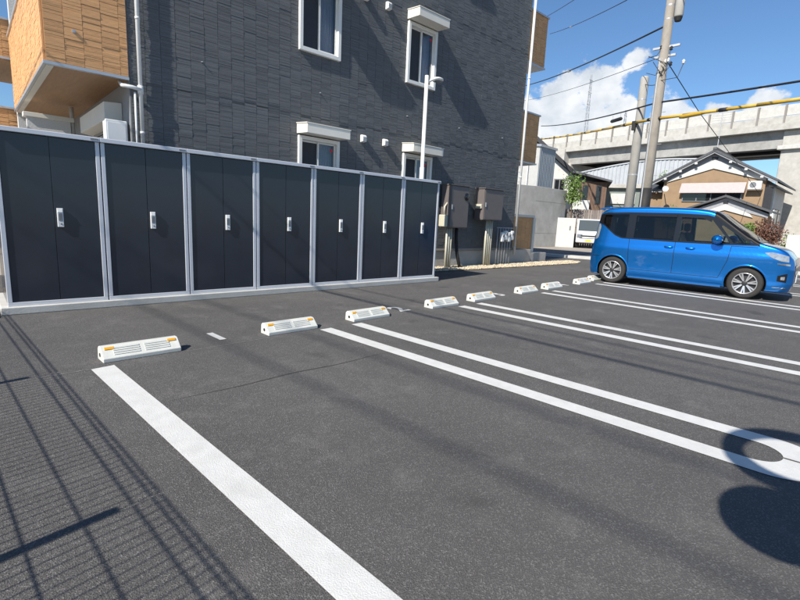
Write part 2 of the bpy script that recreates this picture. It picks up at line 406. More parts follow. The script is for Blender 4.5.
# ================================================================== SETTING: ground, lot, road
def sheet(name, pts, z, mat, parent=None, cut=None):
    mb = MB(); mb.add([(x, y, z) for x, y in pts], [tuple(range(len(pts)))])
    o = mb.build(name, mat, parent, fix=False)
    if parent is None: tag(o, kind='structure')
    return o
sheet('ground', [(-1500, -1500), (1500, -1500), (1500, 1500), (-1500, 1500)], -0.03, M['ground'])
def kx(y): return 17.35 + (10.2 - y) * 0.32                 # far edge of the lot
lot = sheet('parking_lot', [(-1.05, -16), (kx(-16), -16), (kx(10.2), 10.2), (-1.05, 10.2)], 0.0, M['asphalt'])
road = sheet('road', [(kx(-40) + .55, -40), (kx(-40) + 6.8, -40), (kx(26) + 6.8, 26), (kx(26) + .55, 26)], -0.02, M['road'])
mb = MB()
for i in range(26):                                           # kerb stones along the far edge, laid end to end
    y0 = 10.2 - i * 1.0; y1 = y0 - 0.985
    mb.hexa([(kx(y0), y0, -.05), (kx(y1), y1, -.05), (kx(y1) + .5, y1, -.05), (kx(y0) + .5, y0, -.05),
             (kx(y0), y0, .10), (kx(y1), y1, .10), (kx(y1) + .5, y1, .10), (kx(y0) + .5, y0, .10)])
tag(mb.build('kerb', M['concrete_lt'], bevel=0.012), kind='structure')

# painted markings: single edge line, then double lines closed by a loop
def outline_line(name, pts, z=0.004):
    return sheet(name, pts, z, M['paint'], lot)
outline_line('painted_line', [(0.86, 4.03), (0.86, -3.2), (1.02, -3.2), (1.02, 4.05)])
for k in range(7):
    c = 3.317 + 2.48 * k; ri, ro, yc, yt = 0.147, 0.300, 0.275, 4.08
    n = 20; rows_o = [(c - ro, yt)]; rows_i = [(c - ri, yt)]
    for i in range(13):
        y = yt + (yc - yt) * i / 12; rows_o.append((c - ro, yt + (yc - .08 - yt) * i / 12)); rows_i.append((c - ri, y))
    for i in range(1, n):
        t = math.pi * i / n
        rows_o.append((c - ro * math.cos(t), yc - .08 - ro * .95 * math.sin(t))); rows_i.append((c - ri * math.cos(t), yc - ri * math.sin(t)))
    for i in range(13):
        y = yc + (yt - yc) * i / 12; rows_o.append((c + ro, yc - .08 + (yt - yc + .08) * i / 12)); rows_i.append((c + ri, y))
    m2 = MB(); m2.grid([[(x, y, 0.004) for x, y in rows_o], [(x, y, 0.004) for x, y in rows_i]])
    o = m2.build('painted_loop', M['paint'], lot, fix=False)
    bm = bmesh.new(); bm.from_mesh(o.data)
    for f in bm.faces:
        f.normal_update()
        if f.normal.z < 0: f.normal_flip()
    bm.to_mesh(o.data); bm.free()
    sheet('loop_joint', [(c - .002, .128), (c + .012, .128), (c + .02, -.06), (c + .008, -.06)], .0075, M['asphalt'], lot)
def text_mesh(s, size, name):
    cu = bpy.data.curves.new(name, 'FONT'); cu.body = s; cu.size = size; cu.align_x = 'CENTER'; cu.align_y = 'CENTER'; cu.offset = 0.012
    t = bpy.data.objects.new(name, cu); COL.objects.link(t)
    dg = bpy.context.evaluated_depsgraph_get(); me = bpy.data.meshes.new_from_object(t.evaluated_get(dg))
    bpy.data.objects.remove(t); bpy.data.curves.remove(cu)
    me.materials.clear(); me.name = name
    return me
STALL_X = [2.0 + 2.48 * k + (0.1 if k else 0) for k in range(7)]
for k in range(6):
    me = text_mesh(str(k + 1), 0.42, 'painted_number'); me.materials.append(M['paint'])
    o = bpy.data.objects.new('painted_number', me); COL.objects.link(o); o.parent = lot
    o.location = (STALL_X[k] + .02, 4.42, 0.005)
# chalked setting-out line left between the stops
M['chalk'] = pm('chalk snap line', (0.21, 0.205, 0.195), 0.9, var=0.4, scale=30, coords='Position')
sheet('chalk_line', [(0.55, 4.045), (0.55, 4.037), (0.95, 4.040), (0.95, 4.048)], 0.003, M['chalk'], lot)
sheet('chalk_line', [(1.6, 4.100), (1.6, 4.094), (2.42, 4.100), (2.42, 4.106)], 0.003, M['chalk'], lot)

M['seam'] = pm('bitumen seam', (0.045, 0.043, 0.041), 0.8, var=0.3, scale=20, coords='Position')
mb = MB(); sa, sb = [], []
for i in range(24):
    x = 1.06 + i * .085; y = 3.02 + .03 * math.sin(x * 1.3) + .012 * math.sin(x * 7.1); w = .007 * math.sin((i + .5) / 24 * 3.1416); sa.append((x, y - w, .002)); sb.append((x, y + w, .002))
mb.grid([sa, sb]); mb.build('paving_seam', M['seam'], lot, fix=False)
# gravel beds with loose pebbles
def gravel(name, poly, z, n, label):
    b = MB(); b.add([BW(u, v, z) for u, v in poly], [tuple(range(len(poly)))])
    o = b.build(name, M['gravelbed'], fix=False); tag(o, kind='structure')
    us = [p[0] for p in poly]; vs = [p[1] for p in poly]
    def inside(x, y):
        r = False; j = len(poly) - 1
        for i in range(len(poly)):
            xi, yi = poly[i]; xj, yj = poly[j]
            if (yi > y) != (yj > y) and x < (xj - xi) * (y - yi) / (yj - yi) + xi: r = not r
            j = i
        return r
    p = MB(); rng = random.Random(len(poly) + n)
    while n > 0:
        u, v = rng.uniform(min(us), max(us)), rng.uniform(min(vs), max(vs))
        if not inside(u, v): continue
        n -= 1
        r = rng.uniform(.012, .034); q = BW(u, v, z + r * .45); a = rng.uniform(0, 6.28); sx, sy, sz = r * rng.uniform(.8, 1.4), r * rng.uniform(.7, 1.1), r * rng.uniform(.5, .9)
        ca, sa = math.cos(a), math.sin(a)
        pts = [(sx, 0, 0), (0, sy, 0), (-sx, 0, 0), (0, -sy, 0), (0, 0, sz), (0, 0, -sz)]
        p.add([(q.x + x * ca - y * sa, q.y + x * sa + y * ca, q.z + zz) for x, y, zz in pts],
              [(0, 1, 4), (1, 2, 4), (2, 3, 4), (3, 0, 4), (1, 0, 5), (2, 1, 5), (3, 2, 5), (0, 3, 5)])
    o = p.build('pebbles', M['pebble'], smooth=True, fix=False)
    tag(o, label, 'gravel', kind='stuff')
gravel('gravel_bed', [(7.2, 7.78), (10.5, 7.76), (13.4, 7.72), (15.2, 7.72), (15.9, 8.0), (16.0, 8.42), (13.6, 8.5), (7.2, 8.5)], 0.012, 5200, 'beige pebbles along the foot of the dark apartment wall')
gravel('gravel_bed', [(-1.6, 6.35), (0.17, 6.45), (0.17, 8.5), (-1.6, 8.5)], 0.012, 1800, 'beige pebbles beside the leftmost storage locker')

# ================================================================== wheel stops
def make_stop():
    t = thing('wheel_stop', 'x', 'wheel stop', (0, 0, 0), 'L')
    L_, hl = 0.60, 0.30
    prof = [(0, 0), (0, .034), (.018, .046), (.082, .108), (.1, .114), (.135, .114), (.158, .095), (.165, .02), (.165, 0)]
    b = MB(); b.prism(prof, 'x', -hl, hl); b.build('body', M['stop'], t, bevel=.006)
    # sloped front face runs from (.018,.046) to (.082,.108)
    d = Vector((0, .064, .062)); d.normalize(); nrm = Vector((0, -d.z, d.y))
    for s in (-1, 1):
        p = MB()
        for r_ in range(4):
            a = Vector((0, .018, .046)) + d * (.008 + r_ * .020)
            x0, x1 = (-.215, -.02) if s < 0 else (.02, .215)
            q = [a, a + d * .0125]
            vs = []
            for o_ in (-.002, .0045):
                for x, k in ((x0, 0), (x1, 0), (x1, 1), (x0, 1)):
                    w = q[k] + nrm * o_; vs.append((x, w.y, w.z))
            p.hexa(vs)
        p.build('louvre_panel', M['stop'], t)
        p = MB(); x0, x1 = (-.275, -.205) if s < 0 else (.205, .275)
        a = Vector((0, .018, .046)) + d * .062; vs = []
        for o_ in (-.002, .0065):
            for x, k in ((x0, 0), (x1, 0), (x1, 1), (x0, 1)):
                w = a + d * (.024 * k) + nrm * o_; vs.append((x, w.y, w.z))
        p.hexa(vs); p.build('reflector', M['reflector'], t, bevel=.002)
        p = MB(); p.tube((s * (hl - .002), .09, .05), (s * (hl + .003), .09, .05), .016, n=14); p.build('end_plug', M['rubber'], t)
    return t
stop_x = [1.27, 2.74]
for k in range(6):
    stop_x += [3.87 + 2.48 * k, 5.33 + 2.48 * k]
which = ['nearest wheel stop, at the head of the single white edge line', 'wheel stop second from the left, beside the painted number one',
         'wheel stop at the head of the nearest looped double line', 'wheel stop fourth from the left, beside the painted number two',
         'wheel stop fifth from the left, at the head of a double line', 'wheel stop sixth from the left',
         'wheel stop seventh from the left', 'wheel stop just left of the blue car, against no wheel',
         'wheel stop against the near rear wheel of the blue car', 'wheel stop behind the blue car, against its far rear wheel']
first = None
for i, x in enumerate(stop_x[:10]):
    if first is None: s = first = make_stop()
    else: s = copy_tree(first)
    s.location = (x, 4.13 + .008 * x + (0.10 if i in (8, 9) else 0), 0.0); s.rotation_euler = (0, 0, R(random.uniform(-1.0, 1.0)))
    tag(s, 'cream plastic ' + which[i], 'wheel stop', 'cream wheel stops with amber reflectors')

# ================================================================== storage lockers on their plinth
tag(MB().box(.19, 7.09, 6.56, 7.70, 0, .085).build('plinth', M['concrete_lt'], top=((3.6, 7.1, 0), 'B'), bevel=.01),
    'low pale concrete plinth under the row of lockers', 'plinth')
PW = 0.967
def make_locker(u0):
    t = thing('storage_locker', 'x', 'storage locker', (u0 + PW / 2, 7.1, .085), 'B')
    f, z0, z1 = 6.617, .085, 2.0
    a, b = u0 + .006, u0 + PW - .006
    MB().box(a + .004, b - .004, f + .03, 7.62, z0 + .004, z1 - .06).build('cabinet', M['lockdoor'], t)
    for x0, x1 in ((a, a + .042), (b - .042, b)):
        p = MB(); p.box(x0, x1, f, f + .05, z0 + .045, z1 - .052); p.build('frame_post', M['lockframe'], t, bevel=.004)
    p = MB(); p.box(a, b, f - .002, f + .05, z0, z0 + .043); p.build('bottom_rail', M['lockframe'], t, bevel=.004)
    p = MB(); p.prism([(f - .035, z1 - .05), (f - .035, z1 - .004), (f - .02, z1), (7.65, z1 - .02), (7.65, z1 - .05)], 'x', u0 + .001, u0 + PW - .001)
    p.build('top_rail', M['lockframe'], t, bevel=.004)
    mid = (a + b) / 2
    for s, (x0, x1) in enumerate(((a + .046, mid - .0025), (mid + .0025, b - .046))):
        p = MB(); p.box(x0, x1, f + .012, f + .028, z0 + .05, z1 - .056)
        d = p.build('door', M['lockdoor'], t, bevel=.0025)
        if s:
            h = MB(); h.box(mid + .025, mid + .083, f - .014, f + .0115, .965, 1.175)
            h.prism([(f - .022, 1.13), (f - .014, 1.172), (f - .014, 1.12)], 'x', mid + .03, mid + .078)
            hd = h.build('handle', M['lockwhite'], d, bevel=.006)
            q = MB(); q.box(mid + .036, mid + .072, f - .0175, f - .0135, 1.035, 1.115); q.build('keypad', M['keypad'], hd, bevel=.002)
            q = MB(); q.tube((mid + .058, f - .017, 1.0), (mid + .058, f - .013, 1.0), .009, n=12); q.build('keyhole', M['keypad'], hd)
    p = MB(); p.box(b - .09, b - .012, f - .038, f - .0345, z1 - .034, z1 - .018); p.build('maker_plate', M['keypad'], t)
    return t
ordw = ['leftmost', 'second', 'third', 'middle', 'fifth', 'sixth', 'rightmost']
for k in range(7):
    t = make_locker(.25 + PW * k)
    lab = {0: 'leftmost dark navy storage locker in the row, beside the pebbles', 3: 'middle of the seven dark navy storage lockers',
           6: 'rightmost dark navy storage locker, nearest the electric cabinets'}.get(k, ordw[k] + ' dark navy storage locker counted from the left')
    tag(t, lab, 'storage locker', 'row of dark storage lockers with silver frames')

# ================================================================== apartment building
apt = thing('apartment_building', 'three storey apartment block clad in dark slate and caramel tiles', 'building', (7.2, 12.0, 0), 'B')
BH = 8.95
V0 = 8.5                         # face of the tiles
WINS = [(4.93, 5.83, 4.32, 5.58, True), (7.69, 8.58, 4.32, 5.58, True), (4.93, 5.85, 1.35, 2.73, True), (7.70, 8.62, 1.35, 2.73, True),
        (4.93, 5.83, 7.32, 8.45, True), (7.69, 8.58, 7.32, 8.45, True)]
MB().box(2.0, 12.42, 8.78, 17.0, .0, BH).build('core_wall', M['siding_back'], apt)
us = sorted({2.0, 12.42, *[w[0] for w in WINS], *[w[1] for w in WINS]}); zs = sorted({.44, BH, *[w[2] for w in WINS], *[w[3] for w in WINS]})
b = MB()
for i in range(len(us) - 1):
    for j in range(len(zs) - 1):
        um, zm = (us[i] + us[i + 1]) / 2, (zs[j] + zs[j + 1]) / 2
        if any(w[0] < um < w[1] and w[2] < zm < w[3] for w in WINS): continue
        b.box(us[i], us[i + 1], V0 + .016, 8.778, zs[j], zs[j + 1])
bm_o = b.build('front_wall', M['siding_back'], apt)
# tile meshes: split-face slabs with uneven horizontal ledges
TP = 0.2275
def tile_mesh(seed, w, h, name, mat, amp=.0055):
    rng = random.Random(seed); zc = [0.0]
    while zc[-1] < h - .02: zc.append(zc[-1] + rng.choice((.018, .024, .03, .042, .05)))
    zc[-1] = h
    if len(zc) > 2 and zc[-1] - zc[-2] < .012: zc.pop(-2)
    prof = [(.018, 0)]
    for i in range(len(zc) - 1):
        d = rng.uniform(0, amp)
        prof += [(d + rng.uniform(.0005, .002), zc[i] + .0008), (d, zc[i + 1] - .0028), (d + .005, zc[i + 1] - .0008)]
    prof.append((.018, h))
    m = MB(); m.prism(prof, 'x', 0, w)
    me = m.mesh(name); me.materials.append(mat); return me, m
tiles = [tile_mesh(s, TP - .004, TP - .003, 'siding_tile', M['siding']) for s in range(9)]
brown_tiles = [tile_mesh(40 + s, TP - .004, TP - .003, 'facing_tile', M['brown'], .0055) for s in range(7)]
cam_p = Vector((0, 0, 1.24)); minv = cam.matrix_world.inverted()
def screen(p):
    q = minv @ p
    if q.z > -.1: return None
    return (400 + 470.9 * q.x / -q.z, 300 - 470.9 * q.y / -q.z, -q.z)
cand = []; rng = random.Random(3)
ncol = int(round((12.40 - 2.02) / TP)); joints = (3.14, 6.05)
for ci in range(ncol):
    u = 2.015 + ci * TP
    wcol = min(TP - .004, 12.415 - u)
    z = .505 - (TP / 2 if ci % 2 else 0) - (ci % 3) * .02
    while z < BH - .02:
        z0, z1 = max(z, .50), min(z + TP - .003, BH - .01)
        for jz in joints:                                   # board joint: tiles stop at it
            if z0 < jz < z1:
                cand.append((u, z0, wcol, jz - z0 - .003)); z0 = jz + .003
        cand.append((u, z0, wcol, z1 - z0)); z += TP
near = []; rest = MB()
for (u, z, w, h) in cand:
    if h < .015: continue
    # trim around windows
    pieces = [(u, z, w, h)]
    for (a, b_, c, d, _) in WINS:
        a, b_, c, d = a - .03, b_ + .03, c - .03, d + .03
        new = []
        for (pu, pz, pw, ph) in pieces:
            if pu + pw <= a or pu >= b_ or pz + ph <= c or pz >= d: new.append((pu, pz, pw, ph)); continue
            if pu < a: new.append((pu, pz, a - pu, ph))
            if pu + pw > b_: new.append((b_, pz, pu + pw - b_, ph))
            mu0, mu1 = max(pu, a), min(pu + pw, b_)
            if pz < c: new.append((mu0, pz, mu1 - mu0, c - pz))
            if pz + ph > d: new.append((mu0, d, mu1 - mu0, pz + ph - d))
        pieces = new
    for pc in pieces:
        pu, pz, pw, ph = pc
        if pw < .01 or ph < .012: continue
        s = screen(BW(pu + pw / 2, V0, pz + ph / 2)); full = pw > TP * .9 and ph > TP * .9
        vis = s is not None and -8 < s[0] < 808 and -8 < s[1] and (s[1] < 128 + .13 * s[0] or s[0] > 440)
        near.append(((s[2] if (vis and full) else 1e6), pc))
near.sort(key=lambda a: a[0])
for i, (dist, (pu, pz, pw, ph)) in enumerate(near):
    k = rng.randrange(len(tiles)); me, mbt = tiles[k]
    if i < 300 and dist < 1e5:
        o = bpy.data.objects.new('siding_tile', me); COL.objects.link(o); o.parent = apt
        o.location = Vector((pu, V0 + rng.uniform(-.0015, .0015), pz)) - ORG[apt]
    else:
        sx, sz = pw / (TP - .004), ph / (TP - .003); dv = rng.uniform(-.0015, .0015)
        rest.add([(pu + x * sx, V0 + y + dv, pz + zz * sz) for x, y, zz in mbt.v], mbt.f)
o = rest.build('siding_tiles', M['siding'], apt); o['kind'] = 'stuff'
# foundation and flashing
MB().box(1.98, 13.55, 8.54, 8.77, 0, .435).build('foundation', M['concrete'], apt, bevel=.006)
MB().prism([(V0 + .02, .436), (V0 - .004, .442), (V0 - .012, .455), (V0 - .004, .50), (V0 + .02, .505)], 'x', 2.0, 12.5).build('flashing', M['flashing'], apt)
# windows
def window(u0, u1, z0, z1, hood, sticker):
    w = MB(); d0, d1 = V0 - .055, V0 + .12; fw = .052
    w.box(u0 - .02, u0 + fw, d0, d1, z0 - .02, z1 + .02); w.box(u1 - fw, u1 + .02, d0, d1, z0 - .02, z1 + .02)
    w.box(u0 + fw, u1 - fw, d0, d1, z0 - .02, z0 + fw); w.box(u0 + fw, u1 - fw, d0, d1, z1 - fw, z1 + .02)
    wo_ = w.build('window', M['whitealu'], apt, bevel=.006)
    mid = (u0 + u1) / 2; sw = .032
    for s, (a, b_, dep) in enumerate(((u0 + fw, mid + sw / 2, .045), (mid - sw / 2, u1 - fw, .015))):
        q = MB(); y0, y1 = V0 + dep, V0 + dep + .026
        q.box(a, a + sw, y0, y1, z0 + fw, z1 - fw); q.box(b_ - sw, b_, y0, y1, z0 + fw, z1 - fw)
        q.box(a + sw, b_ - sw, y0, y1, z0 + fw, z0 + fw + .04); q.box(a + sw, b_ - sw, y0, y1, z1 - fw - sw, z1 - fw)
        q.build('sash', M['whitealu'], wo_, bevel=.003)
        g = MB(); g.box(a + sw, b_ - sw, y0 + .01, y0 + .014, z0 + fw + .04, z1 - fw - sw)
        g.build('pane', M['screen'] if s == 0 else M['glass'], wo_)
    c = MB(); rows = []
    for i in range(25):
        u = mid + (u1 - fw - mid) * i / 24; y = V0 + .15 + .012 * math.sin(i * 1.7); rows.append([(u, y, z0 + .04), (u, y, z1 - .04)])
    c.grid(rows); c.build('curtain', M['curtain'], wo_, fix=False, smooth=True)
    if sticker:
        q = MB(); q.prism([(u1 - fw - .135, z1 - .155), (u1 - fw - .045, z1 - .155), (u1 - fw - .09, z1 - .235)], 'y', V0 + .0235, V0 + .0245); q.build('fire_access_sticker', M['red'], wo_)
    if hood:
        h = MB(); a, b_ = u0 - .05, u1 + .05 - .02; zt = z1 + .23; zb = z1 + .025
        h.prism([(V0 - .008, zb + .02), (V0 - .4, zb), (V0 - .4, zt - .035), (V0 - .008, zt - .002)], 'x', a, b_)
        ho = h.build('hood', M['trim'], wo_, bevel=.006)
        h = MB(); h.prism([(V0 - .006, zt + .001), (V0 - .41, zt - .034), (V0 - .41, zt - .016), (V0 - .006, zt + .018)], 'x', a - .012, b_ + .012); h.build('hood_cap', M['trim'], ho, bevel=.003)
for i, w in enumerate(WINS): window(*w, sticker=i in (1, 2, 3))
# downpipes
def pipe(pts, r, name='downpipe', mat=None, n=12):
    return MB().path(pts, r, n).build(name, mat or M['pipe'], apt, smooth=True)
p = pipe([(2.14, 8.442, 2.0), (2.14, 8.442, BH - .1)], .03)
for z in (2.35, 4.0, 5.6): MB().tube((2.14, 8.442, z), (2.14, 8.442, z + .035), .036, n=12).build('pipe_bracket', M['pipe'], p, smooth=True)
p = MB(); p.path([(2.14, 8.42, 3.0), (2.02, 8.42, 3.015), (1.93, 8.44, 3.02), (1.9, 8.5, 3.03), (1.9, 8.62, 3.1)], .028, 10); p.tube((2.14, 8.442, 2.94), (2.14, 8.442, 3.06), .042, n=12)
p.build('downpipe_elbow', M['pipe'], apt, smooth=True)
p = pipe([(12.46, 8.44, .3), (12.46, 8.44, BH)], .036)
for z in (.5, 2.6, 5.4, 8): MB().tube((12.46, 8.44, z), (12.46, 8.44, z + .04), .043, n=12).build('pipe_bracket', M['pipe'], p, smooth=True)
pipe([(2.06, 8.44, 1.9), (2.06, 8.44, 2.95)], .016)
# vent caps and tie anchors
for (u, z) in ((6.48, 2.90), (7.10, 2.90), (6.45, 5.70), (7.05, 5.70), (6.45, 8.6), (7.05, 8.6)):
    v = MB(); v.prism([(V0 - .002, z + .075), (V0 - .07, z + .07), (V0 - .105, z + .04), (V0 - .105, z - .07), (V0 - .002, z - .085)], 'x', u - .055, u + .055)
    vo_ = v.build('vent_cap', M['whitealu'], apt, bevel=.012)
    q = MB()
    for j in range(4): q.box(u - .045, u + .045, V0 - .108, V0 - .1045, z - .055 + j * .022, z - .047 + j * .022)
    q.build('louvre', M['keypad'], vo_)
for (u, z) in ((3.10, 3.645), (7.77, 3.585), (11.47, 3.62), (3.1, 6.6), (7.77, 6.6), (9.6, 3.6), (5.4, 3.62)):
    MB().tube((u, V0 - .03, z), (u, V0 + .01, z), .010, n=10).build('tie_anchor', M['galv'], apt)
# parapet cap
MB().box(1.95, 12.55, 8.42, 17.05, BH + .01, BH + .09).build('roof_coping', M['metalcap'], apt, bevel=.01)

# caramel tile facing on a vertical rectangle (joined or single tiles)
def facing(parent, u0, u1, z0, z1, v, side=None, single=False, seed=0):
    """side None: faces -v at v; side 'L': faces -u at u=v, u0..u1 runs along v"""
    rng = random.Random(seed + 5); rest = MB(); out = 0
    n = int(math.ceil((u1 - u0) / TP))
    for ci in range(n):
        a = u0 + ci * TP; w = min(TP - .004, u1 - a)
        if w < .015: continue
        z = z0 - (TP / 2 if ci % 2 else .06)
        while z < z1:
            za, zb = max(z, z0), min(z + TP - .003, z1); z += TP
            if zb - za < .015: continue
            k = rng.randrange(len(brown_tiles)); me, mbt = brown_tiles[k]; dv = rng.uniform(-.0015, .0015)
            full = w > TP * .97 - .004 and zb - za > TP * .97 - .003
            if single and full and side is None:
                o = bpy.data.objects.new('facing_tile', me); COL.objects.link(o); o.parent = parent
                o.location = Vector((a, v - .018 + dv, za)) - ORG[root_of(parent)]
            else:
                sx, sz = w / (TP - .004), (zb - za) / (TP - .003)
                if side is None: rest.add([(a + x * sx, v - .018 + y + dv, za + zz * sz) for x, y, zz in mbt.v], mbt.f)
                else: rest.add([(v - .018 + y + dv, a + x * sx, za + zz * sz) for x, y, zz in mbt.v], mbt.f)
    if rest.v:
        o = rest.build('facing_tiles', M['brown'], parent); o['kind'] = 'stuff'
# left end: tiled upper floors overhanging an open bay
for (zb, zt, sing) in ((3.16, 4.62, True), (6.2, 7.6, False)):
    bay = MB().box(.97, 1.995, V0 + .006, 13.6, zb, zt).build('balcony', M['brown_back'], apt)
    facing(bay, .985, 1.995, zb + .005, zt, V0 + .005, single=sing, seed=1)
    facing(bay, V0 + .02, 13.58, zb + .005, zt, .969, side='L', seed=2)
    e = MB(); e.box(.945, 2.0, V0 - .03, V0 + .035, zb - .045, zb - .002); e.box(.945, .985, V0 + .036, 13.6, zb - .045, zb - .002)
    e.build('edge_trim', M['metalcap'], bay, bevel=.004)
    e = MB(); e.box(.986, 1.07, V0 + .036, 13.5, zb - .055, zb - .003); e.build('soffit_border', M['trim'], bay)
    e = MB(); e.box(1.071, 1.998, V0 + .036, 13.55, zb - .03, zb - .003); e.build('soffit', M['soffit'], bay)
    e = MB(); e.box(.93, 2.03, V0 - .03, 13.62, zt, zt + .05); e.build('coping', M['metalcap'], bay, bevel=.005)
o = MB().tube((1.33, V0 - .03, 3.62), (1.33, V0 - .005, 3.62), .024, n=14); o.tube((1.33, V0 - .034, 3.62), (1.33, V0 - .0295, 3.62), .012, n=12)
o.build('drain_spout', M['galv'], apt)
MB().box(1.0, 1.9, 13.58, 13.8, 0, BH - .05).build('end_wall', M['stonewall'], apt)
o = MB().box(.98, 1.66, 11.6, 11.75, 0, 2.80).build('screen_wall', M['stonewall'], apt)
MB().box(.93, 1.72, 11.56, 11.79, 2.80, 2.88).build('screen_cap', M['trim'], o, bevel=.006)
MB().tube((1.7, 11.66, 0), (1.7, 11.66, 3.1), .04, n=10).build('downpipe', M['pipe'], apt, smooth=True)
sh = MB().prism([(1.998, 2.52), (1.74, 2.56), (1.74, 2.84), (1.998, 2.86)], 'y', 9.0, 11.1).build('shutter_box', M['trim'], apt, bevel=.01)
sl = MB()
for j in range(9): sl.box(1.93, 1.96, 9.08, 11.0, 2.48 - j * .075, 2.54 - j * .075)
sl.build('shutter', M['flashing'], sh)
o = MB().box(1.665, 1.96, 8.56, 8.75, 1.95, 2.52).build('meter_box', M['lockwhite'], apt, bevel=.012)
MB().box(1.69, 1.935, 8.553, 8.559, 2.02, 2.48).build('meter_lid', M['lockwhite'], o, bevel=.002)
# corridor parapets seen far left
for (a, b_, zb, zt) in ((-3.0, 1.16, 4.30, 5.05), (-3.0, 1.50, 1.95, 3.22)):
    pr = MB().box(a, b_, 14.03, 14.2, zb, zt).build('corridor_parapet', M['brown_back'], apt)
    facing(pr, a, b_ - .005, zb, zt, 14.02, seed=6)
    MB().box(a, b_ + .03, 13.98, 14.24, zt, zt + .045).build('coping', M['metalcap'], pr, bevel=.004)
    if zb > 4:
        MB().box(a, b_ + .03, 13.98, 14.24, zb - .05, zb - .002).build('edge_trim', M['metalcap'], pr)
        MB().box(a, b_, 14.0, 16.5, zb - .09, zb - .051).build('soffit', M['soffit'], pr)
MB().box(-3.0, 1.45, 16.5, 16.7, 0, 3.1).build('corridor_wall', M['siding_back'], apt)
# right end: balconies set back from the corner
for (zb, zt) in ((3.20, 4.66), (6.12, 7.55)):
    bal = MB().box(12.5, 13.93, 8.93, 10.6, zb, zt).build('balcony', M['brown_back'], apt)
    facing(bal, 12.505, 13.93, zb + .004, zt, 8.93, seed=9)
    MB().box(12.48, 13.97, 8.88, 10.62, zt, zt + .05).build('coping', M['metalcap'], bal, bevel=.005)
    MB().box(12.48, 13.96, 8.885, 10.62, zb - .045, zb - .002).build('edge_trim', M['metalcap'], bal)
pw = MB().box(12.6, 14.12, 8.95, 9.1, .30, 1.46).build('porch_wall', M['brown_back'], apt)
facing(pw, 12.605, 14.115, .31, 1.455, 8.95, seed=12)
MB().box(12.55, 14.2, 8.9, 9.15, 1.46, 1.54).build('coping', M['trim'], pw, bevel=.005)
MB().box(14.13, 14.26, 8.9, 9.12, .0, 1.459).build('porch_post', M['trim'], pw, bevel=.006)
MB().box(12.5, 14.9, 8.78, 10.5, 0, .295).build('porch_slab', M['concrete'], apt, bevel=.006)

# ================================================================== street lamp and service gear by the wall
lp = thing('lamp_post', 'slim white lamp post with a small curved head behind the lockers', 'lamp post', (7.76, 7.9, 0), 'B')
MB().lathe([(0, 0), (.11, 0), (.11, .02), (.06, .03)], (7.76, 7.9, 0), n=20).build('base_flange', M['whitealu'], lp)
MB().lathe([(.058, .03), (.052, 2.4), (.042, 2.41), (.042, 4.36), (.0, 4.37)], (7.76, 7.9, 0), n=20).build('post', M['whitealu'], lp, smooth=True)
h = MB(); rows = []
for i in range(9):
    t_ = i / 8; u = 7.76 + .03 + .47 * t_; z = 4.24 + .13 * math.sin(t_ * 2.0); w = .03 + .055 * math.sin(min(1, t_ * 1.25) * math.pi * .62); hh = .03 + .012 * math.sin(t_ * 3.14)
    if i == 8: w *= .45; hh *= .5
    rows.append([(u, 7.9 + w * math.cos(a), z + hh * math.sin(a)) for a in [2 * math.pi * k / 12 for k in range(13)]])
h.grid(rows); h.add(rows[-1][:12], [tuple(range(12))]); ho = h.build('lamp_head', M['whitealu'], lp, smooth=True)
MB().prism([(8.0, 4.285), (8.22, 4.30), (8.22, 4.31), (8.0, 4.297)], 'y', 7.855, 7.945).build('lens', M['keypad'], ho)

def cabinet(u0, u1, v0, v1, z0, z1, label, cu, dark_window):
    t = thing('electric_cabinet', label, 'cabinet', ((u0 + u1) / 2, (v0 + v1) / 2, 0), 'B', 'taupe electric cabinets on stands')
    MB().box(u0, u1, v0, v1, z0, z1).build('housing', M['cabinet'], t, bevel=.01)
    d = MB().box(u0 + .02, u1 - .02, v0 - .014, v0 - .001, z0 + .02, z1 - .02).build('door', M['cabinet'], t, bevel=.005)
    MB().prism([(v0 - .04, z1 + .001), (v0 - .04, z1 + .02), (v1 + .01, z1 + .035), (v1 + .01, z1 + .001)], 'x', u0 - .02, u1 + .02).build('rain_cap', M['cabinet'], t)
    q = MB(); q.box(u0 + .05, u0 + .09, v0 - .03, v0 - .0145, (z0 + z1) / 2 - .07, (z0 + z1) / 2 + .05); q.build('latch', M['galv'], d, bevel=.004)
    if dark_window:
        MB().lathe([(0, -.02), (.085, -.02), (.1, -.004), (.1, 0)], (u0 + .62, v0 - .0145, z1 - .26), axis='y', n=24).build('meter_window', M['carglass'], d, smooth=True)
        MB().box(u0 - .12, u0 - .002, v0 + .03, v1 - .05, z0 + .02, z0 + .32).build('side_box', M['ivorypvc'], t, bevel=.02)
        MB().path([(u0 - .08, v0 + .1, z0 + .33), (u0 - .08, v0 + .1, z0 + .52), (u0 + .01, v0 + .1, z0 + .62)], .022, 8).build('cable_bend', M['ivorypvc'], t, smooth=True)
    else:
        q = MB(); q.box(u0 - .05, u0 - .002, v0 + .04, v1 - .05, z0 + .3, z0 + .42); q.build('lock_box', M['ivorypvc'], t, bevel=.008)
    for k, du in enumerate(cu):
        MB().tube((u0 + du, (v0 + v1) / 2, .0), (u0 + du, (v0 + v1) / 2, z0 + .003), .030, n=10).build('conduit', M['ivorypvc'], t, smooth=True)
    return t
t = cabinet(9.02, 9.75, 8.12, 8.42, 1.06, 2.12, 'taller taupe electric cabinet with round meter window, nearest the lockers', (.12, .2, .28), True)
MB().path([(9.5, 8.27, 1.07), (9.52, 8.27, .75), (9.5, 8.2, .4), (9.54, 8.1, .0)], .045, 10).build('cable_hose', M['rubber'], t, smooth=True)
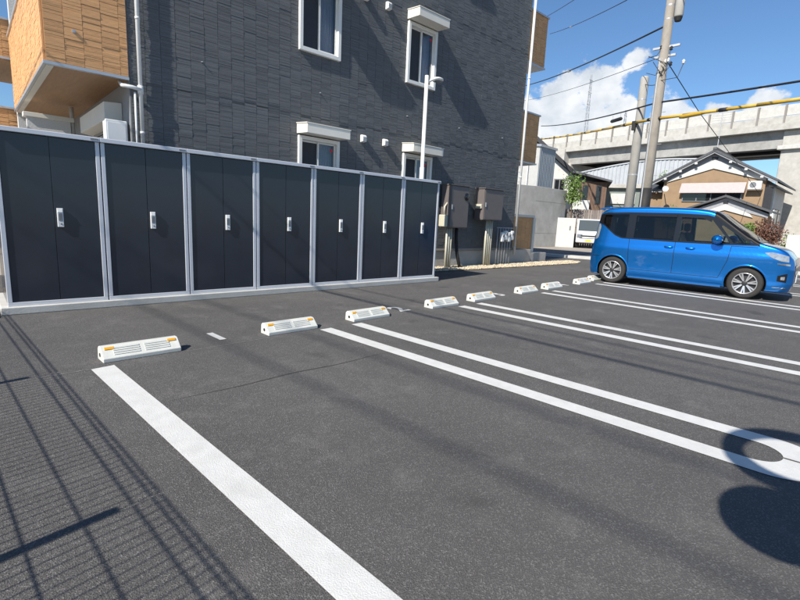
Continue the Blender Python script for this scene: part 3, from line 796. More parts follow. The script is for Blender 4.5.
cabinet(10.38, 11.25, 8.12, 8.42, 1.30, 2.13, 'lower taupe electric cabinet on ivory conduits, right of the taller one', (.38, .46, .54, .62), False)
t = thing('water_meter_rack', 'rack of grey pipes with small white meters beside the building corner', 'meters', (11.75, 8.3, 0), 'B')
for k in range(6):
    u = 11.35 + k * .13
    MB().path([(u, 8.3, 0), (u, 8.3, 1.12)], .012, 8).build('pipe', M['galv'], t, smooth=True)
MB().tube((11.3, 8.3, 1.1), (12.1, 8.3, 1.1), .012, n=8).build('cross_pipe', M['galv'], t)
for k in range(4):
    u = 11.5 + k * .155
    b = MB(); b.box(u - .065, u + .065, 8.19, 8.287, .70 + (k % 2) * .05, .98 + (k % 2) * .04); mm = b.build('meter', M['lockwhite'], t, bevel=.025)
    MB().lathe([(0, -.012), (.035, -.012), (.04, 0)], (u, 8.19, .88 + (k % 2) * .045), axis='y', n=16).build('dial', M['keypad'], mm)
# ================================================================== neighbouring walls and houses
def leaves(center, rad, n, size, mat, name, parent, seed, shell=.55, hang=0.0):
    rng = random.Random(seed); m = MB(); c = Vector(center)
    clumps = []
    for _ in range(max(6, n // 45)):
        d = Vector((rng.gauss(0, 1), rng.gauss(0, 1), rng.gauss(0, 1))).normalized(); q = rng.uniform(shell, 1.0)
        clumps.append(c + Vector((d.x * rad[0] * q, d.y * rad[1] * q, d.z * rad[2] * q)))
    for _ in range(n):
        k = rng.choice(clumps); s = min(rad) * .3
        p = k + Vector((rng.gauss(0, s), rng.gauss(0, s), rng.gauss(0, s)))
        a = Vector((rng.gauss(0, 1), rng.gauss(0, 1), rng.gauss(0, .6))).normalized(); b = a.orthogonal().normalized()
        b = (Matrix.Rotation(rng.uniform(0, 6.28), 3, a) @ b); e = a.cross(b); l = size * rng.uniform(.6, 1.3)
        m.add([p - b * l, p + e * l * .45, p + b * l, p - e * l * .45], [(0, 1, 2, 3)])
    return m.build(name, mat, parent, fix=False)

t = thing('concrete_block', 'bare grey concrete wall block behind the porch of the apartment', 'concrete wall', (25.5, 14.5, 0))
CB = [(21.0, 14.6), (24.6, 13.4), (28.2, 13.3), (28.4, 18.5), (21.5, 18.5)]
MB().prism(CB, 'z', -.03, 3.36).build('wall', M['concrete'], t, bevel=.015)
m = MB()
for z in (.75, 2.55):
    a, b = Vector((24.6, 13.4, z)), Vector((28.2, 13.3, z)); d = (b - a).normalized(); nn = Vector((d.y, -d.x, 0))
    m.hexa([a + nn * .001, b + nn * .001, b + nn * -.01, a + nn * -.01] + [q + Vector((0, 0, .016)) for q in (a + nn * .0025, b + nn * .0025, b + nn * -.01, a + nn * -.01)])
m.build('joint_line', M['flashing'], t)
t = thing('stair_railing', 'white horizontal bar railing on top of the concrete block', 'railing', (23.6, 14.9, 3.36))
for k in range(5):
    z = 3.6 + .27 * k; MB().tube((22.4, 15.3, z), (24.4, 14.4, z), .028, n=8).build('bar', M['whitealu'], t)
for k in range(3):
    x = 22.4 + 1.0 * k; y = 15.3 - .45 * k
    MB().box(x - .04, x + .04, y - .04, y + .04, 3.36, 4.75).build('post', M['whitealu'], t)

def corrug(p0, p1, z0, z1, pitch, amp, top=None):
    """corrugated upright sheet between two ground points; top(x01)->z"""
    p0 = Vector((*p0, 0)); p1 = Vector((*p1, 0)); d = (p1 - p0); L = d.length; d.normalize(); nn = Vector((d.y, -d.x, 0))
    n = int(L / pitch) * 4; rows = [[], []]
    for i in range(n + 1):
        s = i / n * L; o = amp * (0, 1, 1, 0)[i % 4]; q = p0 + d * s + nn * o
        zt = top(i / n) if top else z1
        rows[0].append((q.x, q.y, z0)); rows[1].append((q.x, q.y, zt))
    return MB().grid(rows)
t = thing('metal_clad_house', 'tall grey corrugated metal clad house behind the concrete block', 'house', (31.5, 18.5, 0))
MB().prism([(28.3, 17.9), (29.9, 16.32), (32.1, 16.30), (33, 22), (29, 22)], 'z', -.03, 6.4).build('wall', M['whitewall'], t)
corrug((29.91, 16.30), (32.1, 16.28), 0, 6.4, .2, .03).build('cladding', M['greymetal'], t, fix=False)
MB().prism([(28.2, 17.9), (29.87, 16.22), (32.2, 16.2), (33.1, 22.1), (28.9, 22.1)], 'z', 6.4, 6.55).build('roof_edge', M['metalcap'], t)
MB().box(29.3, 29.36, 16.75, 16.8, 3.0, 6.3).build('downpipe', M['pipe'], t)

t = thing('gabled_house', 'white house with black sloping roof and brown timber annex', 'house', (36.68, 15.95, -.22), 'L', rz=R(-66.5))
t.scale = (1.176, 1.176, 1.176)
MB().prism([(-7.0, 0), (-.3, 0), (-.3, 4.15), (-2.6, 6.1), (-4.0, 7.1), (-7, 7.1)], 'y', 0, 6).build('wall', M['whitewall'], t)
rf = MB(); rf.prism([(-.05, 3.98), (-4.0, 7.34), (-4.0, 7.66), (.0, 4.22)], 'y', -.45, 6.2); rf.build('roof', M['roofdk'], t)
f = MB().box(-1.95, -1.25, -.05, -.003, 3.35, 4.32).build('window', M['keypad'], t)
for x in (-1.88, -1.56): MB().box(x, x + .26, -.06, -.051, 3.42, 4.25).build('pane', M['carglass'], f)
MB().box(-.29, 1.34, -.4, 4.0, 0, 4.12).build('annex_wall', M['wood'], t)
for k in range(9): MB().box(-.22 + k * .175, -.19 + k * .175, -.425, -.401, 2.5, 4.1).build('batten', M['wood'], t)
MB().prism([(-.8, 4.66), (-.75, 4.80), (1.62, 4.19), (1.6, 4.08)], 'y', -.85, 4.3).build('annex_roof', M['rooftile'], t)
f = MB().box(.72, 1.05, -.43, -.402, 2.7, 3.9).build('window', M['roofdk'], t)
MB().box(.76, 1.01, -.438, -.431, 2.76, 3.84).build('pane', M['carglass'], f)
f = MB().box(-.1, .24, -.43, -.402, 2.95, 3.9).build('window', M['roofdk'], t)
MB().box(-.06, .2, -.438, -.431, 3.0, 3.84).build('pane', M['carglass'], f)
MB().box(-.62, .4, -1.0, -.45, 2.3, 2.92).build('bay', M['whitewall'], t, bevel=.02)

t = thing('wooden_fence', 'weathered grey board fence above the white garden wall', 'fence', (27.9, 11.9, 0), 'L', rz=R(-67.5))
for k in range(24):
    x = -1.5 + k * .135; MB().box(x, x + .115, 1.2, 1.225, -.03, 2.28 + random.uniform(-.03, .03)).build('board', M['oldwood'], t)
for z in (.9, 2.0): MB().box(-1.52, 1.75, 1.226, 1.27, z, z + .09).build('rail', M['oldwood'], t)
t = thing('garden_wall', 'white panel garden wall left of the white truck', 'wall', (27.6, 12.2, 0), 'L', rz=R(-67.5))
MB().box(-1.6, -.1, .2, .32, -.03, 1.72).build('wall', M['whitewall'], t, bevel=.01)
MB().box(-.42, -.34, .185, .199, 1.0, 1.25).build('intercom', M['keypad'], t)
t = thing('young_tree', 'slender bright green young tree in front of the white house', 'tree', (28.17, 12.9, 0))
MB().path([(28.17, 12.9, -.03), (28.2, 12.88, 1.5), (28.14, 12.92, 2.8), (28.2, 12.9, 4.2)], [.06, .05, .035, .015], 8).build('trunk', M['bark'], t, smooth=True)
for k in range(7):
    z = 2.3 + k * .27; a = k * 2.4; MB().path([(28.17, 12.9, z), (28.17 + .35 * math.cos(a), 12.9 + .35 * math.sin(a), z + .35)], [.018, .006], 6).build('branch', M['bark'], t)
leaves((28.17, 12.9, 3.35), (.50, .50, 1.05), 1500, .075, M['leaf'], 'crown', t, 4, .2)

# far low building, tan shop and factory shed
t = thing('grey_shed', 'low grey green building with white sign panel behind the poles', 'building', (42.55, 14.65, 0), 'L', rz=R(-71))
MB().box(-2.0, 1.3, 0, 5, -.03, 4.6).build('wall', M['greengrey'], t)
MB().box(-2.2, 1.5, -.35, 5.2, 4.6, 4.92).build('roof', M['concrete'], t, bevel=.02)
MB().box(-1.35, .55, -.12, -.003, 3.3, 4.15).build('sign_panel', M['whitewall'], t)
f = MB().box(-1.3, .5, -.05, -.003, 2.2, 3.05).build('window', M['roofdk'], t)
for k in range(3): MB().box(-1.22 + k * .58, -.7 + k * .58, -.06, -.051, 2.28, 2.98).build('pane', M['carglass'], f)
t = thing('tan_shed', 'low tan rendered building with dark tiled eave left of the gabled house', 'building', (42.55, 14.65, 0), 'L', rz=R(-71))
MB().box(1.35, 4.4, .3, 5, -.03, 4.35).build('wall', M['tan'], t)
MB().prism([(-.35, 4.35), (-.4, 4.55), (1.6, 5.25), (1.6, 4.9)], 'x', 1.31, 4.6).build('roof', M['rooftile'], t)
for k in range(6): MB().box(1.5 + k * .5, 1.6 + k * .5, -.3, .299, 4.2, 4.345).build('rafter', M['wood'], t)
t = thing('factory_hall', 'long pale corrugated factory hall under the viaduct', 'building', (50.58, 18.91, 0), 'L', rz=R(-69.5))
MB().box(-3.4, 7.0, .05, 3.0, -.03, 6.6).build('wall', M['palemetal'], t)
corrug((-3.4, .0), (7.0, .0), 0, 7, .35, .05, lambda s: 6.7 + 1.35 * math.sin(min(1, s * 1.2) * 1.57)).build('cladding', M['palemetal'], t, fix=False)
rows = [[], []]
for i in range(25):
    s = i / 24; z = 6.72 + 1.35 * math.sin(min(1, s * 1.2) * 1.57); x = -3.5 + 10.6 * s
    rows[0].append((x, -.12, z)); rows[1].append((x, 3.1, z))
r_ = MB(); r_.grid(rows); r_.grid([[(x, y, z + .12) for x, y, z in q] for q in rows]); r_.grid([rows[0], [(x, y, z + .12) for x, y, z in rows[0]]])
r_.build('roof', M['palemetal'], t)

# main gabled house
t = thing('tan_house', 'tan two storey house with grey gable, white chevron and pink awning', 'house', (42.6, 8.75, 0), 'L', rz=R(-91))
W2, EV, AP = 3.3, 5.15, 7.05
MB().prism([(-W2, -.03), (W2, -.03), (W2, EV), (0, AP), (-W2, EV)], 'y', 0, 9.0).build('wall', M['tan'], t)
g = MB(); g.prism([(-W2 - .1, EV - .05), (0, AP - .75), (W2 + .1, EV - .05), (W2 + .1, EV + .12), (0, AP + .1), (-W2 - .1, EV + .12)], 'y', -.06, -.003); g.build('gable_board', M['gablegrey'], t)
g = MB(); g.prism([(-W2 + .2, EV - .12), (0, AP - 1.05), (W2 - .0, EV - .12), (W2 - .0, EV + .20), (0, AP - .42), (-W2 + .55, EV + .20)], 'y', -.10, -.061); g.build('chevron', M['whitewall'], t)
MB().box(-.2, .2, -.12, -.101, AP - .40, AP - .22).build('gable_vent', M['roofdk'], t)
for s in (-1, 1):
    a = [(0, AP + .12), (s * (W2 + .75), EV - .20), (s * (W2 + .75), EV - .06), (0, AP + .30)]
    rf = MB().prism(a, 'y', -.55, 9.3).build('roof', M['rooftile'], t)
    MB().prism([(0, AP + .02), (s * (W2 + .72), EV - .32), (s * (W2 + .72), EV - .205), (0, AP + .115)], 'y', -.5, -.42).build('verge_board', M['gablegrey'], rf)
    for k in range(3):
        x = s * (1.1 + k * 1.0); z = AP + .12 - (AP + .32 - EV) * abs(x) / (W2 + .75); MB().box(x - .09, x + .09, -.56, -.5, z - .26, z - .12).build('purlin_end', M['whitewall'], rf)
MB().box(-.12, .12, -.6, 9.3, AP + .25, AP + .42).build('ridge', M['rooftile'], t)
a = thing('roof_antenna', 'thin television antenna mast on the ridge of the tan house', 'antenna', (42.9, 8.8, AP + .42))
MB().tube((42.9, 8.8, AP + .41), (42.9, 8.8, AP + 3.2), .03, n=6).build('mast', M['galv'], a)
for k in range(5): MB().tube((42.9 + .0, 8.2 + .0, AP + 2.3 + .18 * k), (42.9, 9.4, AP + 2.3 + .18 * k), .014, n=5).build('element', M['galv'], a)
f = MB().box(-1.85, 2.05, -.09, -.003, 3.55, 4.45).build('window', M['keypad'], t)
for k in range(4): MB().box(-1.78 + k * .95, -.9 + k * .95, -.10, -.091, 3.62, 4.38).build('pane', M['carglass'], f)
MB().prism([(-.11, 4.95), (-.11, 4.45), (-.5, 4.18), (-.5, 4.24)], 'x', -2.0, 2.2).build('awning', M['awning'], t)
ac = MB().box(2.35, 3.15, -.45, -.08, 4.45, 5.0).build('air_conditioner', M['whitealu'], t, bevel=.02)
MB().lathe([(0, -.02), (.2, -.02), (.21, 0)], (2.65, -.451, 4.73), axis='y', n=16).build('fan_grille', M['keypad'], ac)
MB().box(2.3, 3.2, -.5, -.003, 4.36, 4.44).build('shelf', M['oldwood'], t)
# side wall seen on the right
sw = MB().box(W2 + .003, W2 + .12, .6, 9.0, -.03, 4.9).build('side_wall', M['whitesiding'], t)
MB().box(W2 + .0, W2 + .5, .02, .5, 2.2, 4.6).build('bay', M['roofdk'], t)
MB().prism([(W2 - .1, 4.9), (W2 + .62, 4.66), (W2 + .62, 4.76), (W2 - .1, 5.02)], 'y', .4, 9.2).build('side_roof', M['rooftile'], t)
for y in (4.0, 5.4, 6.8):
    f = MB().box(W2 + .121, W2 + .16, y, y + .9, 2.1, 3.3).build('window', M['keypad'], sw)
    MB().box(W2 + .161, W2 + .17, y + .06, y + .84, 2.16, 3.24).build('pane', M['carglass'], f)
ac = MB().box(W2 + .125, W2 + .5, 1.9, 2.8, 2.5, 3.1).build('air_conditioner', M['whitealu'], t, bevel=.02)
MB().tube((W2 + .16, 3.3, 0), (W2 + .16, 3.3, 4.8), .05, n=8).build('downpipe', M['pipe'], t)
# front single storey gable
MB().prism([(-.3, -.03), (4.0, -.03), (4.0, 2.55), (1.75, 3.5), (-.3, 2.6)], 'y', -3.2, -.12).build('porch', M['tan'], t)
g = MB(); g.prism([(-.5, 2.35), (1.75, 3.05), (4.2, 2.35), (4.2, 2.62), (1.75, 3.66), (-.5, 2.62)], 'y', -3.26, -3.203); g.build('gable_board', M['gablegrey'], t)
g = MB(); g.prism([(.2, 2.35), (1.75, 2.82), (3.4, 2.35), (3.2, 2.6), (1.75, 3.22), (.35, 2.6)], 'y', -3.3, -3.261); g.build('chevron', M['whitewall'], t)
MB().box(1.6, 1.9, -3.32, -3.301, 3.28, 3.42).build('gable_vent', M['roofdk'], t)
for s, e in ((-1, -.95), (1, 4.45)):
    MB().prism([(1.75, 3.68), (e, 2.66), (e, 2.77), (1.75, 3.83)], 'y', -3.6, -.1).build('roof', M['rooftile'], t)
d = thing('satellite_dish', 'white round satellite dish at the left corner of the tan house', 'satellite dish', (41.2, 11.45, 4.0))
MB().lathe([(0, .05), (.14, .03), (.22, -.03)], (41.1, 11.45, 4.45), axis='x', n=18).build('dish', M['whitealu'], d, smooth=True)
MB().path([(41.12, 11.45, 4.45), (41.5, 11.6, 4.4), (42.4, 11.9, 4.35)], .03, 6).build('arm', M['galv'], d)
# garden in front of it
t = thing('block_wall', 'low grey concrete block wall in front of the tan house', 'wall', (38.96, 6.52, 0), 'L', rz=R(-83))
for r_ in range(6):
    for k in range(9):
        x = -.6 + k * .4 + (.2 if r_ % 2 else 0)
        if x + .39 > 2.9: continue
        MB().box(x, x + .39, 0, .12, -.03 + r_ * .2, .162 + r_ * .2).build('block', M['concrete_dk'], t)
for nm, (x, y), h, rr, mat, lab, n in (
        ('russet_shrub', (38.9, 4.55), 2.05, .75, 'leafred', 'large russet leaved shrub at the right end of the block wall', 1900),
        ('green_shrub', (38.7, 5.6), 1.95, .5, 'leaf', 'yellow green shrub rising behind the block wall, left of the russet shrub', 900),
        ('low_shrub', (37.9, 5.1), .75, .5, 'leaf', 'low bright green bush at the foot of the russet shrub', 700),
        ('verge_bush', (39.4, 3.2), 1.2, .6, 'leaf', 'small green bush at the right edge beside the russet shrub', 700),
        ('garden_bush', (39.6, 10.5), 3.05, .8, 'leaf', 'leafy green garden bush left of the gabled porch', 1100),
        ('roof_bush', (44.5, 12.6), 5.75, .6, 'leaf', 'green treetop showing between the tan shed and the gabled house', 900)):
    t = thing(nm, lab, 'tree' if nm == 'roof_bush' else 'shrub', (x, y, 0))
    MB().path([(x, y, -.03), (x + .05, y, h * .45), (x, y + .04, h * .8)], [.05, .035, .015], 6).build('trunk', M['bark'], t)
    hz = min(h * .5, rr * 1.15); leaves((x, y, h - hz), (rr, rr, hz), n, .085, M[mat], 'foliage', t, int(h * 100), .3)
tag(MB().box(38.3, 38.42, 2.2, 3.35, -.03, 1.35).build('gate_panel', M['whitesiding'], top=((38.35, 2.8, 0), 'W')), 'weathered white gate panel right of the russet shrub', 'gate')

# ================================================================== elevated railway viaduct
t = thing('viaduct', 'long concrete railway viaduct crossing behind the houses', 'viaduct', (56, 20, 0), 'L', rz=math.atan2(-5.0, -1.0) + math.pi)
# local x runs along the track (towards +Y), y to the near side is negative?
VX = Vector((1, 5, 0)).normalized()
t.rotation_euler = (0, 0, math.atan2(VX.y, VX.x))
# local y = left of travel = towards the camera
X0, X1 = -46, 46
MB().box(X0, X1, -9.4, -.35, 10.3, 10.72).build('deck', M['concrete_dk'], t)
MB().box(X0, X1, -.35, .25, 10.25, 10.78).build('edge_beam', M['concrete'], t)
MB().box(X0, X1, -1.6, -.55, 8.8, 10.3).build('girder', M['concrete_dk'], t)
MB().box(X0, X1, -8.2, -7.2, 8.9, 10.3).build('girder', M['concrete_dk'], t)
MB().box(X0, X1, -6.4, -5.4, 9.0, 10.3).build('girder', M['roofdk'], t)
n = int((X1 - X0) / 2.0)
for k in range(n):
    x = X0 + k * 2.0
    MB().box(x + .02, x + 1.98, -.12, .06, 10.78, 11.40).build('parapet_panel', M['concrete'], t)
    MB().box(x + .06, x + 1.94, -.06, -.02, 11.45, 12.32).build('noise_panel', M['concrete_lt'], t)
    MB().box(x - .07, x + .07, -.14, .14, 10.78, 12.36).build('panel_post', M['flashing'], t)
    if k % 2 == 0: MB().box(x - .03, x + .03, -8.9, -8.84, 10.72, 12.0).build('far_post', M['galv'], t)
for k, px in enumerate((-44.6, -30.2, 8.6, 24.0, 39)):
    pr = MB().box(px - 1.0, px + 1.0, -6.2, -2.6, -.03, 8.1).build('pier', M['concrete_dk'], t, bevel=.1)
    MB().prism([(-8.6, 8.2), (-8.6, 8.9), (-.4, 8.9), (-.4, 8.2), (-2.4, 7.2), (-6.4, 7.2)], 'x', px - 1.15, px + 1.15).build('crosshead', M['concrete'], pr, bevel=.05)
    MB().box(px - .7, px + .7, -.8, .42, 8.9, 10.6).build('bearing_block', M['concrete'], pr, bevel=.04)
pr = MB().box(-17.4, -14.0, -6.5, -.3, -.03, 10.24).build('pier', M['concrete'], t, bevel=.08)
MB().box(-17.6, -13.8, -7.0, .05, 8.6, 8.95).build('pier_band', M['concrete_lt'], pr, bevel=.05)
for k in range(16):
    x = X0 + 3 + k * 6
    MB().tube((x, -14, -.03), (x, -14, 9.0), .09, n=6).build('far_fence_post', M['galv'], t)
MB().box(X0, X1, -14.05, -13.95, 7.2, 7.35).build('far_rail', M['galv'], t)
for k, (x, y, h, lab) in enumerate(((92.0, 41.0, 29.5, 'tall thin lattice radio mast against the cloud'), (95.0, 35.0, 23.0, 'shorter lattice mast right of the tall radio mast'))):
    t = thing('lattice_mast', lab, 'mast', (x, y, 0))
    w = .55
    for sx, sy in ((-w, -w), (w, -w), (w, w), (-w, w)): MB().tube((x + sx, y + sy, 0), (x + sx * .2, y + sy * .2, h), .055, .03, n=5).build('leg', M['galv'], t)
    br = MB(); zz = 0
    while zz < h - 1:
        f0 = 1 - .8 * zz / h; f1 = 1 - .8 * (zz + 1.2) / h
        for (a, b) in (((-w, -w), (w, -w)), ((w, -w), (w, w)), ((w, w), (-w, w)), ((-w, w), (-w, -w))):
            br.tube((x + a[0] * f0, y + a[1] * f0, zz), (x + b[0] * f1, y + b[1] * f1, zz + 1.2), .025, n=4)
        zz += 1.2
    br.build('bracing', M['galv'], t)
    for q in range(3): MB().tube((x - .8, y, h - 1 - q * 2.2), (x + .8, y, h - 1 - q * 2.2), .05, n=5).build('antenna_arm', M['galv'], t)

# ================================================================== utility poles and overhead lines
P1 = Vector((19.1, 5.97, 0)); P2 = Vector((20.82, 7.1, 0))
t = thing('utility_pole', 'taller tan concrete utility pole carrying a transformer', 'utility pole', tuple(P1), group='utility poles')
MB().path([P1 + Vector((0, 0, -.05)), P1 + Vector((0, 0, 5)), P1 + Vector((0, 0, 12.5))], [.19, .17, .125], 20).build('shaft', M['polecon'], t, smooth=True)
MB().tube(P1 + Vector((0, 0, 1.2)), P1 + Vector((0, 0, 2.75)), .197, .192, n=20).build('guard_sleeve', M['rubber'], t, smooth=True)
for z in (2.9, 4.3, 6.9, 7.35, 8.0, 8.45, 8.9): MB().tube(P1 + Vector((0, 0, z)), P1 + Vector((0, 0, z + .05)), .183 - .004 * z, n=20).build('band', M['galv'], t)
tr = MB().lathe([(0, 0), (.13, 0), (.14, .05), (.14, 1.35), (.1, 1.42), (0, 1.43)], P1 + Vector((-.1, -.33, 8.45)), n=18).build('transformer', M['polecon2'], t, smooth=True)
MB().tube(P1 + Vector((-.1, -.33, 8.33)), P1 + Vector((-.1, -.33, 8.449)), .1, .135, n=14).build('cable_gland', M['rubber'], tr)
for z, l in ((7.55, .48), (7.25, .38), (9.9, 1.1)):
    MB().box(P1.x - .04, P1.x + .04, P1.y - l, P1.y + l * .8, z, z + .07).build('crossarm', M['galv'], t)
rng = random.Random(5)
for k in range(9):
    y = P1.y + rng.uniform(-.8, .1); z = rng.uniform(6.9, 7.6)
    MB().lathe([(.02, 0), (.06, .02), (.03, .06), (.06, .09), (.02, .14)], (P1.x - .1, y, z), n=10).build('insulator', M['whitealu'] if k % 3 else M['rubber'], t, smooth=True)
    MB().path([(P1.x - .1, y, z), (P1.x - .2, y + .1, z - rng.uniform(.1, .5)), (P1.x - .15, P1.y + rng.uniform(-.2, .5), z + rng.uniform(-.6, .1))], .012, 6).build('jumper', M['wire'], t)
for k in range(7):
    z = 3.2 + k * .55; s = 1 if k % 2 else -1
    MB().tube(P1 + Vector((0, s * .15, z)), P1 + Vector((0, s * .3, z)), .010, n=6).build('step_bolt', M['galv'], t)
MB().path([P1 + Vector((-.17, .08, 1)), P1 + Vector((-.17, .08, 4)), P1 + Vector((-.15, .07, 7.2))], .03, 8).build('riser_pipe', M['galv'], t)
t = thing('utility_pole', 'shorter pale concrete pole standing left of the taller one', 'utility pole', tuple(P2), group='utility poles')
MB().path([P2 + Vector((0, 0, -.05)), P2 + Vector((0, 0, 7.12)), P2 + Vector((0, 0, 7.2))], [.205, .155, .12], 20).build('shaft', M['polecon2'], t, smooth=True)
for z in (3.4, 5.3, 6.3): MB().tube(P2 + Vector((0, 0, z)), P2 + Vector((0, 0, z + .05)), .203 - .006 * z, n=20).build('band', M['galv'], t)
MB().box(P2.x - .25, P2.x - .14, P2.y + .05, P2.y + .2, 5.15, 5.5).build('junction_box', M['rubber'], t, bevel=.01)

def sag(a, b, s, n=14):
    a, b = Vector(a), Vector(b)
    return [a.lerp(b, i / n) - Vector((0, 0, s * 4 * (i / n) * (1 - i / n))) for i in range(n + 1)]
def wire(name, pts, r, label, mat='wire', extras=()):
    t = thing(name, label, 'cable', tuple(pts[0]), group='overhead lines')
    MB().path(pts, r, 6).build('strand', M[mat], t, smooth=True)
    for f in extras:
        i = min(len(pts) - 2, int(f * (len(pts) - 1))); p = Vector(pts[i]); d = (Vector(pts[i + 1]) - p).normalized()
        MB().tube(p - d * .22, p + d * .22, r * 2.2, n=8).build('splice', M['galv'], t)
    return t
wire('power_cable', sag((41.1, 24.8, 13.9), (19.02, 6.1, 8.25), .25), .035, 'thick black cable running from the taller pole down behind the building', extras=(.62,))
wire('power_cable', sag((32, 19.0, 15.2), (18.0, 8.0, 9.9), .1), .014, 'thin cable crossing the top corner beside the upper right balcony')
wire('power_cable', sag((29.8, 16.33, 13.34), (16.76, 6.57, 8.49), .1), .014, 'thin cable rising above the cloud to the top edge', extras=(.45,))
wire('power_cable', sag((38.6, 23.1, 11.9), (19.16, 6.08, 7.31), .2), .012, 'faint thin cable across the large cloud')
far_l, far_r = (40.3, 22.1, 9.97), (14.4, -2.8, 4.95)
wire('telephone_cable', sag((40.3, 22.1, 9.97), (19.16, 6.02, 5.76), .22), .03, 'black telephone cable left of the taller pole, above the yellow guard')
wire('telephone_cable', sag((19.16, 6.02, 5.76), far_r, .05), .03, 'black telephone cable right of the taller pole, above the yellow guard')
t = thing('drop_box', 'black cable closure hanging on the telephone cable left of the poles', 'cable closure', (22.6, 8.9, 6.0))
c0 = Vector((22.75, 9.0, 6.02)); c1 = Vector((21.75, 8.15, 5.9))
MB().path([c0, c0.lerp(c1, .1), c0.lerp(c1, .9), c1], [.03, .075, .075, .03], 10).build('closure', M['rubber'], t, smooth=True)
for f in (.15, .85):
    q = c0.lerp(c1, f); MB().tube(q, q + Vector((0, 0, .24)), .012, n=6).build('hanger', M['galv'], t)
# yellow guard sleeves round the lower cable
def guard(pts, label, blacks):
    t = thing('cable_guard', label, 'cable guard', tuple(pts[0]), group='yellow cable guards')
    n = len(pts) - 1
    for i in range(n):
        a, b = Vector(pts[i]), Vector(pts[i + 1])
        MB().tube(a, a.lerp(b, .994), .052, n=10).build('sleeve', M['yellow'], t, smooth=True)
    for f in blacks:
        i = min(n - 1, int(f * n)); a, b = Vector(pts[i]), Vector(pts[i + 1]); d = (b - a).normalized(); q = a.lerp(b, f * n - i)
        MB().tube(q - d * .13, q + d * .13, .062, n=10).build('collar', M['rubber'], t, smooth=True)
    return t
guard(sag((40.4, 22.04, 8.85), (19.15, 6.05, 5.21), .10, 12), 'yellow guard sleeves on the cable left of the taller pole', (.25, .62, .88, .985))
g = guard(sag((19.15, 6.05, 5.2), (14.4, -2.8, 4.55), .03, 8), 'yellow guard sleeves on the cable right of the taller pole', (.02, .27, .58, .82))
b_ = MB(); c0 = Vector((18.6, 5.05, 5.06)); c1 = Vector((18.2, 4.25, 5.05)); b_.path([c0, c0.lerp(c1, .15), c0.lerp(c1, .85), c1], [.05, .07, .07, .05], 10); b_.build('spliced_sleeve', M['yellow'], g, smooth=True)
wire('guy_wire', [(19.15, 5.85, 7.1), (24.0, 5.8, 6.3), (29.45, 5.71, 5.59), (42.4, 5.6, 4.0)], .016, 'thin guy line slanting down right from the taller pole')
wire('service_wire', sag((19.1, 5.9, 9.6), (8.0, -1.8, 4.6), .2), .02, 'cable crossing the upper right corner of the sky')
wire('service_wire', sag((19.1, 5.8, 10.4), (8.2, -2.2, 5.0), .2), .014, 'topmost thin cable at the upper right corner of the sky')
wire('service_wire', sag((21.0, 7.2, 7.0), (19.2, 6.1, 6.4), .05), .012, 'short drop wire between the two poles')
# lines over the lot itself: only their shadows fall into the picture
for (p, q, r, lab) in (((-1.95, 30, 6.0), (-3.0, -30, 6.0), .024, 'low black service cable passing over the lot beside the fence'),
                       ((-1.35, 30, 6.1), (-2.45, -30, 6.0), .012, 'thin service cable passing over the lot beside the low one'),
                       ((-9.0, 30, 9.2), (-8.6, -30, 9.2), .014, 'heavy bundled cable high beside the lot'),
                       ((-9.2, 30, 9.7), (-7.6, -30, 9.5), .014, 'second heavy bundled cable high beside the lot'),
                       ((-7.6, 30, 10.2), (-6.4, -30, 10.0), .010, 'topmost cable high beside the lot')):
    wire('overhead_cable', sag(p, q, .0, 4), r, lab)

# mesh fence along the left edge of the lot (its shadow lies in the foreground)
t = thing('mesh_fence', 'dark brown welded mesh fence along the left edge of the lot', 'fence', (-.78, 1.5, 0))
FX, FH = -.745, 1.2
for k in range(-4, 4):
    y = 1.88 + k * 2.07
    MB().box(FX - .10, FX - .055, y - .022, y + .022, -.05, FH - .09).build('post', M['fencebrown'], t)
    ya, yb = y, y + 2.05
    w = MB(); n = 41
    for i in range(n):
        yy = ya + (yb - ya) * i / (n - 1); w.path([(FX, yy, .06), (FX, yy, FH - .055), (FX - .04, yy, FH - .02), (FX + .0, yy, FH)], .0034, 4)
    w.build('upright_wires', M['fencebrown'], t)
    w = MB()
    for z, xo, r in ((.08, 0, .004), (.3, 0, .0045), (.46, 0, .0045), (.62, 0, .0045), (.79, 0, .0045), (.95, 0, .0045), (1.105, 0, .005), (1.17, 0, .005), (FH, 0, .005)): w.tube((FX + xo, ya, z), (FX + xo, yb, z), r, n=5)
    w.build('rail_wires', M['fencebrown'], t)
